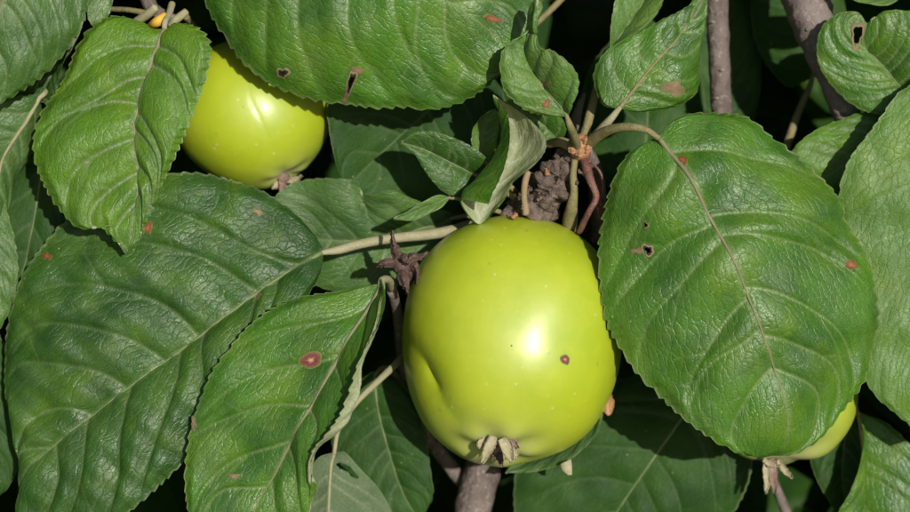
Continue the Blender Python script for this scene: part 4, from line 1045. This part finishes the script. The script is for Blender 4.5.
leaf(ul, 'fold', {
    -1: [(88, -10, 0.9), (82, 15, 1.0), (72, 45, 1.0), (64, 75, 0.9), (58, 105, 0.6)],
    0: [(90, -10, 0.7), (80, 35, 0.6), (60, 70, 0.5), (45, 95, 0.5), (58, 105, 0.6)],
    1: [(86, -10, 0.4), (50, 20, 0.2), (25, 60, 0.2), (20, 95, 0.3), (58, 105, 0.6)]},
    'leaf_big', res=(90, 60), nv=5, quilt=0.04, tooth=0.03, rib=None, seed=25)
tube('petiole', [(108, 9, -0.4, 2.6), (128, 10, 0.0, 2.8), (146, 13, 0.2, 3.2)], M['petiole_green'], ul, sides=8, n=20, rough=0.05)
tube('petiole', [(136, 22, 0.2, 4.2), (147, 15, 0.45, 4.4), (156, 7, 0.6, 4.2)], M['petiole'], ul, sides=10, n=16, rough=0.05)
tube('petiole', [(149, 27, 0.7, 3.0), (157, 22, 1.2, 5.0), (166, 16, 1.1, 4.4)], M['petiole_yellow'], ul, sides=10, n=16, rough=0.05)['label'] = 'short bright yellow leaf stalk'
tube('petiole', [(170, 26, 0.6, 3.4), (177, 19, 0.7, 4.0), (186, 12, 0.5, 3.8)], M['petiole'], ul, sides=10, n=16, rough=0.05)
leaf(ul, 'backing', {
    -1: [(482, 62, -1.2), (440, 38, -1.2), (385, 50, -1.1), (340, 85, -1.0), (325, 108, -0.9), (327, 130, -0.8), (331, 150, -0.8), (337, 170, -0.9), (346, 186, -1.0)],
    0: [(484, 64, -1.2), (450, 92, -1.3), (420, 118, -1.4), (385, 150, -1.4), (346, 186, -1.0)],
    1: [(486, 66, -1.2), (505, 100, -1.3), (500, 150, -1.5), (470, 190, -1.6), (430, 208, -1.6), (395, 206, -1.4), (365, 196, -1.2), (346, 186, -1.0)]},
    'leaf_shaded', res=(130, 110), nv=6, quilt=0.05, arch=0.06, tooth=0.015, wave=0.04, rib='rib_green', rib_r=0.9, seed=26, lump=0.05,
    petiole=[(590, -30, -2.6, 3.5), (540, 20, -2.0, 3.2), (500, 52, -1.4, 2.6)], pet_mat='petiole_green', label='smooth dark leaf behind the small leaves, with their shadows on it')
leaf(ul, 'greyish', {
    -1: [(452, 214, -1.2), (425, 204, -0.8), (403, 197, -0.4), (388, 190, -0.3), (372, 193, -0.7), (360, 184, -0.9), (344, 178, -0.6), (315, 179, -0.7), (286, 187, -0.9), (268, 208, -1.1), (262, 232, -1.2)],
    0: [(452, 218, -1.4), (420, 230, -1.3), (380, 238, -1.2), (340, 240, -1.2), (300, 238, -1.2), (262, 232, -1.2)],
    1: [(452, 222, -1.4), (440, 250, -1.5), (418, 275, -1.5), (385, 290, -1.5), (350, 293, -1.5), (315, 284, -1.5), (285, 262, -1.4), (262, 232, -1.2)]},
    'leaf_grey', res=(150, 100), nv=6, quilt=0.05, arch=0.06, tooth=0.03, wave=0.10, rib='rib_green', rib_r=1.8, seed=27, lump=0.06,
    petiole=[(530, 235, -3.0, 3.5), (495, 222, -2.2, 3.2), (468, 216, -1.6, 2.6)], pet_mat='petiole_green', label='greyish leaf behind the long pale stalk')

# ------------------------------------------------------------------ left edge shoot
le = thing('leafy_shoot', 'shoot at the left edge with leaves half outside the picture', 'shoot', pt(-110, 250, -2))
tube('stem', [(-115, 270, -2.0, 9), (-90, 200, -1.6, 8), (-40, 130, -0.8, 7), (10, 95, -0.4, 6), (45, 85, -0.3, 5)], M['bark'], le, sides=14, n=36, rough=0.05, knots=0.08, seed=16)
leaf(le, 'pale', {
    -1: [(42, 96, 0.9), (20, 96, 1.1), (-10, 104, 1.2), (-45, 130, 1.2), (-60, 170, 1.1), (-50, 215, 0.9), (-20, 245, 0.6)],
    0: [(42, 97, 0.8), (28, 117, 0.9), (14, 138, 0.9), (3, 158, 0.8), (-4, 190, 0.7), (-20, 245, 0.6)],
    1: [(42, 98, 0.7), (40, 120, 0.2), (30, 150, 0.0), (16, 180, 0.0), (4, 215, 0.2), (-20, 245, 0.6)]},
    'leaf_grey', res=(110, 80), nv=6, quilt=0.05, arch=0.1, tooth=0.04, rib='petiole', rib_r=2.6, seed=31,
    petiole=[(44, 85, -0.2, 3), (48, 88, 0.3, 2.8), (45, 93, 0.7, 2.6)], label='pale bluish green leaf with light midrib at the left edge')
leaf(le, 'dim', {
    -1: [(50, 70, -0.6), (75, 110, -0.7), (85, 170, -0.7), (75, 230, -0.7), (45, 280, -0.7), (10, 310, -0.7)],
    0: [(48, 70, -0.6), (45, 120, -0.5), (40, 180, -0.5), (28, 250, -0.6), (10, 310, -0.7)],
    1: [(46, 70, -0.6), (10, 100, -0.7), (-10, 160, -0.8), (-15, 230, -0.8), (-5, 280, -0.8), (10, 310, -0.7)]},
    'leaf_shaded', res=(110, 80), nv=6, quilt=0.06, arch=0.1, tooth=0.03, rib='rib_green', rib_r=1.8, seed=32, petiole=[(30, 88, -0.5, 3), (44, 76, -0.6, 2.4)])
leaf(le, 'edge', {
    -1: [(-30, 150, 0.3), (-4, 175, 0.35), (5, 205, 0.35), (13, 232, 0.3), (18, 262, 0.25), (16, 290, 0.15), (4, 322, 0.05), (-15, 345, 0.0)],
    0: [(-32, 150, 0.3), (-35, 200, 0.5), (-35, 250, 0.5), (-28, 300, 0.3), (-15, 345, 0.0)],
    1: [(-34, 150, 0.3), (-70, 180, 0.3), (-88, 230, 0.3), (-80, 290, 0.2), (-50, 330, 0.1), (-15, 345, 0.0)]},
    'leaf_grey', res=(120, 80), nv=6, quilt=0.06, arch=0.1, tooth=0.04, rib='rib_green', rib_r=2, seed=33, petiole=[(-70, 175, -1.3, 3), (-45, 150, -0.3, 2.6)])
leaf(le, 'low', {
    -1: [(-60, 300, -1.0), (-25, 310, -0.9), (5, 345, -0.9), (18, 400, -1.0), (22, 450, -1.0), (12, 482, -1.0), (-10, 505, -1.1)],
    0: [(-60, 300, -1.0), (-50, 350, -0.8), (-40, 400, -0.8), (-25, 455, -0.9), (-10, 505, -1.1)],
    1: [(-62, 300, -1.0), (-95, 330, -1.0), (-105, 390, -1.0), (-90, 450, -1.0), (-55, 490, -1.1), (-10, 505, -1.1)]},
    'leaf_shaded', res=(110, 80), nv=6, quilt=0.06, arch=0.1, tooth=0.04, rib='rib_green', rib_r=2, seed=34, petiole=[(-105, 250, -1.9, 3), (-80, 280, -1.3, 2.6)])

# ------------------------------------------------------------------ right shoot
ri = thing('leafy_shoot', 'shoot at the right edge with a heart-shaped leaf and a long leaf', 'shoot', pt(900, 260, -3.0))
tube('stem', [(905, 250, -2.9, 8), (920, 190, -2.0, 8), (925, 140, -1.0, 7), (930, 100, -0.2, 6), (945, 50, 0.0, 5)], M['bark'], ri, sides=14, n=36, rough=0.05, knots=0.08, seed=17)
leaf(ri, 'long', {
    -1: [(962, 40, 0.5), (935, 62, 0.6), (912, 84, 0.7), (896, 95, 0.8), (887, 108, 0.9), (866, 136, 0.9), (850, 157, 0.85), (841, 180, 0.8), (838, 205, 0.7), (841, 255, 0.6), (848, 310, 0.5), (858, 360, 0.4), (872, 392, 0.4), (890, 409, 0.4), (908, 424, 0.4), (930, 445, 0.3)],
    0: [(962, 42, 0.5), (958, 100, 0.7), (950, 160, 0.8), (942, 230, 0.85), (935, 300, 0.8), (930, 370, 0.6), (930, 445, 0.3)],
    1: [(966, 42, 0.5), (1000, 80, 0.5), (1030, 150, 0.5), (1040, 230, 0.5), (1030, 310, 0.4), (1000, 380, 0.4), (965, 430, 0.3), (930, 445, 0.3)]},
    'leaf_light', res=(200, 130), nv=7, quilt=0.05, arch=0.10, tooth=0.05, pitch=0.36, wave=0.05, rib='rib_green', rib_r=2.6, seed=41, lump=0.08, sweep=0.22,
    petiole=[(928, 120, -0.8, 4), (948, 70, -0.2, 3.8), (958, 48, 0.3, 3)], label='long light green leaf at the right edge')
leaf(ri, 'heart', {
    -1: [(912, 102, 0.5), (895, 114, 0.3), (876, 114, 0.1), (858, 108, 0.0), (840, 94, -0.1), (825, 76, -0.1), (818, 61, -0.1), (817, 46, 0.0), (821, 29, 0.1), (831, 18, 0.2), (846, 12, 0.3), (860, 14, 0.35), (867, 23, 0.3)],
    0: [(912, 101, 0.5), (897, 83, 0.1), (880, 63, 0.0), (868, 52, 0.1), (864, 40, 0.2), (867, 23, 0.3)],
    1: [(914, 101, 0.5), (935, 92, 0.5), (947, 65, 0.5), (943, 35, 0.5), (922, 15, 0.5), (900, 10, 0.45), (882, 12, 0.4), (872, 20, 0.35), (867, 23, 0.3)]},
    'leaf', res=(150, 120), nv=6, quilt=0.06, arch=0.2, tooth=0.03, pitch=0.3, wave=0.05, rib='rib_green', rib_r=1.8, seed=42, lump=0.06,
    petiole=[(928, 112, -0.5, 4), (922, 108, 0.1, 3)], label='heart-shaped leaf with an oval hole, upper right', holes=[(857.5, 34.5, 5.6, 9.0, 0.3)])
leaf(ri, 'lime', {
    -1: [(905, 125, -0.4), (885, 112, -0.4), (862, 113, -0.4), (838, 121, -0.4), (815, 131, -0.4), (795, 147, -0.4), (780, 175, -0.5), (778, 215, -0.6)],
    0: [(905, 128, -0.4), (875, 140, -0.2), (840, 165, -0.2), (805, 190, -0.4), (778, 215, -0.6)],
    1: [(905, 130, -0.4), (895, 170, -0.5), (865, 205, -0.5), (820, 225, -0.6), (778, 215, -0.6)]},
    'leaf_bright', res=(110, 80), nv=6, quilt=0.05, arch=0.1, tooth=0.03, rib='rib_green', rib_r=1.8, seed=43, petiole=[(924, 140, -1.0, 3), (915, 130, -0.6, 2.5)], label='yellow-green leaf behind the round leaf')
leaf(ri, 'topcurl', {
    -1: [(905, -8, 0.0), (895, 4, 0.3), (882, 8, 0.4), (868, 6, 0.4), (855, 2, 0.3), (838, -10, 0.1)],
    0: [(905, -12, -0.1), (890, -4, 0.0), (870, 0, 0.1), (855, -6, 0.1), (838, -10, 0.1)],
    1: [(905, -16, 0.0), (890, -28, 0.2), (870, -32, 0.3), (850, -26, 0.2), (838, -10, 0.1)]},
    'leaf_young', res=(60, 40), nv=4, quilt=0.03, tooth=0.02, rib='rib_green', rib_r=1.2, seed=44, petiole=[(944, 50, 0.0, 2.6), (925, 10, -0.1, 2.2)])
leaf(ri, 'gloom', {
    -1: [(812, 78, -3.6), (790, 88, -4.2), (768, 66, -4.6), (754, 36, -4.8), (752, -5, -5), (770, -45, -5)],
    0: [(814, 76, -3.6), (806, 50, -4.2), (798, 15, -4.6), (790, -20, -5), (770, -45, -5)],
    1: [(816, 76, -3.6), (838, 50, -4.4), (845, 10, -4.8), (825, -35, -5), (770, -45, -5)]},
    'leaf_shaded', res=(80, 60), nv=6, quilt=0.05, tooth=0.03, rib='rib_green', rib_r=1.8, seed=45,
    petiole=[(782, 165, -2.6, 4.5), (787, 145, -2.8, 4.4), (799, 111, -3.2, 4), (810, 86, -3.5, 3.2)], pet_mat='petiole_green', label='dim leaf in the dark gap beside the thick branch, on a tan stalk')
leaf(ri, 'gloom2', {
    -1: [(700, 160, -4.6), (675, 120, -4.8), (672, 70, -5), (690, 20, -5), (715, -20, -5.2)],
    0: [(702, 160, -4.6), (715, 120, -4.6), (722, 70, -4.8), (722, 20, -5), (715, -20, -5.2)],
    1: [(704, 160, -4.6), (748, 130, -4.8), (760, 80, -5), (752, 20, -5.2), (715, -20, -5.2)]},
    'leaf_shaded', res=(80, 60), nv=6, quilt=0.05, tooth=0.03, rib='rib_green', rib_r=1.6, seed=46)
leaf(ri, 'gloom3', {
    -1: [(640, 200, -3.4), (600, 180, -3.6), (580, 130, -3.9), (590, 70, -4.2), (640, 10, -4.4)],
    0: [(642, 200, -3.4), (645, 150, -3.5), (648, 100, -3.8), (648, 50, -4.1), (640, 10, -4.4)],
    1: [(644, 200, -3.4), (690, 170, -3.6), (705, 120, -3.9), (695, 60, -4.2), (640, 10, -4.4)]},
    'leaf_shaded', res=(90, 70), nv=6, quilt=0.05, tooth=0.03, rib='rib_green', rib_r=1.6, seed=47)

# ------------------------------------------------------------------ lower right shoot
lr = thing('leafy_shoot', 'shoot in the lower right corner behind the half-hidden apple', 'shoot', pt(862, 560, -3))
tube('stem', [(862, 565, -3.2, 8), (850, 500, -3.4, 7.5), (848, 440, -3.2, 7), (852, 405, -2.8, 6)], M['bark'], lr, sides=14, n=36, rough=0.05, knots=0.08, seed=18)
leaf(lr, 'wavy', {
    -1: [(857, 412, -1.8), (861, 432, -1.5), (857, 452, -1.2), (855, 470, -1.2), (848, 490, -1.2), (837, 512, -1.3), (832, 550, -1.5), (850, 610, -1.8)],
    0: [(857, 412, -1.8), (860, 434, -1.9), (863, 470, -1.9), (864, 510, -1.9), (862, 560, -1.9), (850, 610, -1.8)],
    1: [(860, 412, -1.8), (890, 425, -1.7), (920, 460, -1.6), (930, 510, -1.6), (915, 565, -1.7), (850, 610, -1.8)]},
    'leaf', res=(130, 90), nv=6, quilt=0.06, arch=0.1, tooth=0.03, wave=0.05, rib='rib', rib_r=2.2, seed=51, petiole=[(852, 402, -2.6, 3), (855, 406, -2.1, 2.6)], label='leaf with wavy pale edge in the lower right corner')
leaf(lr, 'inner', {
    -1: [(850, 405, -2.6), (820, 430, -2.5), (808, 455, -2.4), (812, 470, -2.4), (822, 488, -2.4), (836, 512, -2.5), (850, 540, -2.6)],
    0: [(852, 405, -2.7), (845, 435, -2.7), (842, 470, -2.7), (845, 505, -2.7), (850, 540, -2.6)],
    1: [(854, 405, -2.6), (870, 435, -2.6), (876, 470, -2.6), (872, 510, -2.6), (850, 540, -2.6)]},
    'leaf_shaded', res=(90, 70), nv=6, quilt=0.05, arch=0.1, tooth=0.03, rib='rib_green', rib_r=1.6, seed=52)
tube('twig', [(770, 470, -3.6, 4), (778, 492, -3.6, 5), (786, 512, -3.6, 6), (800, 560, -3.6, 7), (850, 600, -3.4, 8)], M['bark'], lr, sides=10, n=30, rough=0.05, seed=19)

# ------------------------------------------------------------------ withered fruitlet
wf = thing('withered_fruitlet', 'shrivelled dark brown star-shaped fruitlet at the left of the large apple', 'dried fruitlet', pt(401, 262, 0.9))
tube('body', [(414, 284, -0.2, 6), (409, 276, 0.5, 8), (402, 265, 1.0, 11), (399, 258, 1.2, 8)], M['withered'], wf, sides=14, n=22, rough=0.14, seed=30)
for k, (pts, w) in enumerate((([(398, 262, 1.1), (395, 250, 1.4), (393, 240, 1.5), (392, 230, 1.4)], 4.6), ([(398, 264, 1.1), (388, 262, 1.4), (380, 264, 1.4), (376, 267, 1.2)], 5.0),
                              ([(402, 268, 1.2), (403, 278, 1.5), (406, 287, 1.5), (408, 294, 1.3)], 5.5), ([(405, 262, 1.2), (414, 256, 1.3), (420, 257, 1.1), (428, 252, 0.8)], 5.0),
                              ([(407, 266, 1.1), (415, 266, 1.3), (417, 274, 1.2), (416, 284, 1.0)], 4.5), ([(399, 258, 1.3), (404, 260, 1.6), (409, 264, 1.5)], 4.0))):
    Pp = np.array([(a, b) for a, b, _ in pts], float); T = np.gradient(Pp, axis=0); T /= np.linalg.norm(T, axis=1, keepdims=True); N_ = np.stack([-T[:, 1], T[:, 0]], 1)
    pr = np.interp(np.linspace(0, 1, len(pts)), [0, 0.35, 1], [0.9, 1, 0.15]) * w
    sheet('sepal', {-1: [(*(Pp[q] - N_[q] * pr[q]), pts[q][2] - 0.12) for q in range(len(pts))], 0: [(*Pp[q], pts[q][2] + 0.10) for q in range(len(pts))],
                    1: [(*(Pp[q] + N_[q] * pr[q]), pts[q][2] - 0.12) for q in range(len(pts))]}, M['withered'], wf, res=(16, 7), thick=0.0006, rough=0.00018, seed=40 + k)
tube('stalk', [(416, 284, -0.2, 4), (430, 275, -1.4, 3.5), (470, 250, -3.0, 3.5), (528, 255, -3.8, 4)], M['withered'], wf, sides=10, n=30, rough=0.08)

# ================================================================== SPOTS ON THE LEAVES
blemish('right', 648, 250, 7.0, 5.5, 'hole', seed=1, inner=0.42)
blemish('right', 637, 251, 5.5, 3.6, 'tan', seed=2)
blemish('right', 646, 225, 3.0, 3.0, 'hole', seed=3, inner=0.45)
blemish('right', 683, 160, 4.6, 4.6, 'rust', seed=4)
blemish('right', 851, 265, 7.5, 4.2, 'rust', rot=-0.15, seed=5)
blemish('right', 734, 423, 2.2, 4.0, 'pale', rot=-0.4, seed=6) if 'pale' in M else None
blemish('left', 148, 228, 5.6, 5.0, 'rust', rot=0.5, seed=7)
blemish('left', 47, 256, 4.2, 4.4, 'rust', seed=8)
blemish('left', 258, 212, 4.5, 3.6, 'tan', rot=0.3, seed=9)
blemish('left', 257, 295, 5.5, 3.4, 'tan', rot=-0.5, seed=10)
blemish('folded', 311, 360, 11.5, 8.8, 'ring', seed=11, label='round red spot with a pale centre')
blemish('folded', 194, 424, 3.0, 6.5, 'tan', seed=12)
blemish('folded', 234, 476, 4.6, 3.6, 'tan', seed=13)
blemish('top', 283, 73, 5.8, 6.2, 'hole', seed=14, inner=0.36)
blemish('top', 351, 82, 5.0, 12, 'hole', rot=0.2, seed=15, inner=0.45)
blemish('top', 358, 70, 6.0, 4.0, 'tan', seed=16)
blemish('top', 345, 99, 4.0, 4.6, 'tan', seed=17)
blemish('top', 493, 19, 9.5, 3.8, 'rust', rot=0.1, seed=18)
blemish('upright', 546, 84, 3.6, 5.0, 'tan', seed=19)
blemish('upright', 546.5, 104, 4.0, 5.0, 'rust', seed=20)
blemish('broad', 673, 88, 12.5, 7.5, 'tan', rot=-0.25, seed=21)
blemish('heart', 857.5, 34.5, 8.0, 11.8, 'tan', rot=0.3, seed=22, inner=0.66)
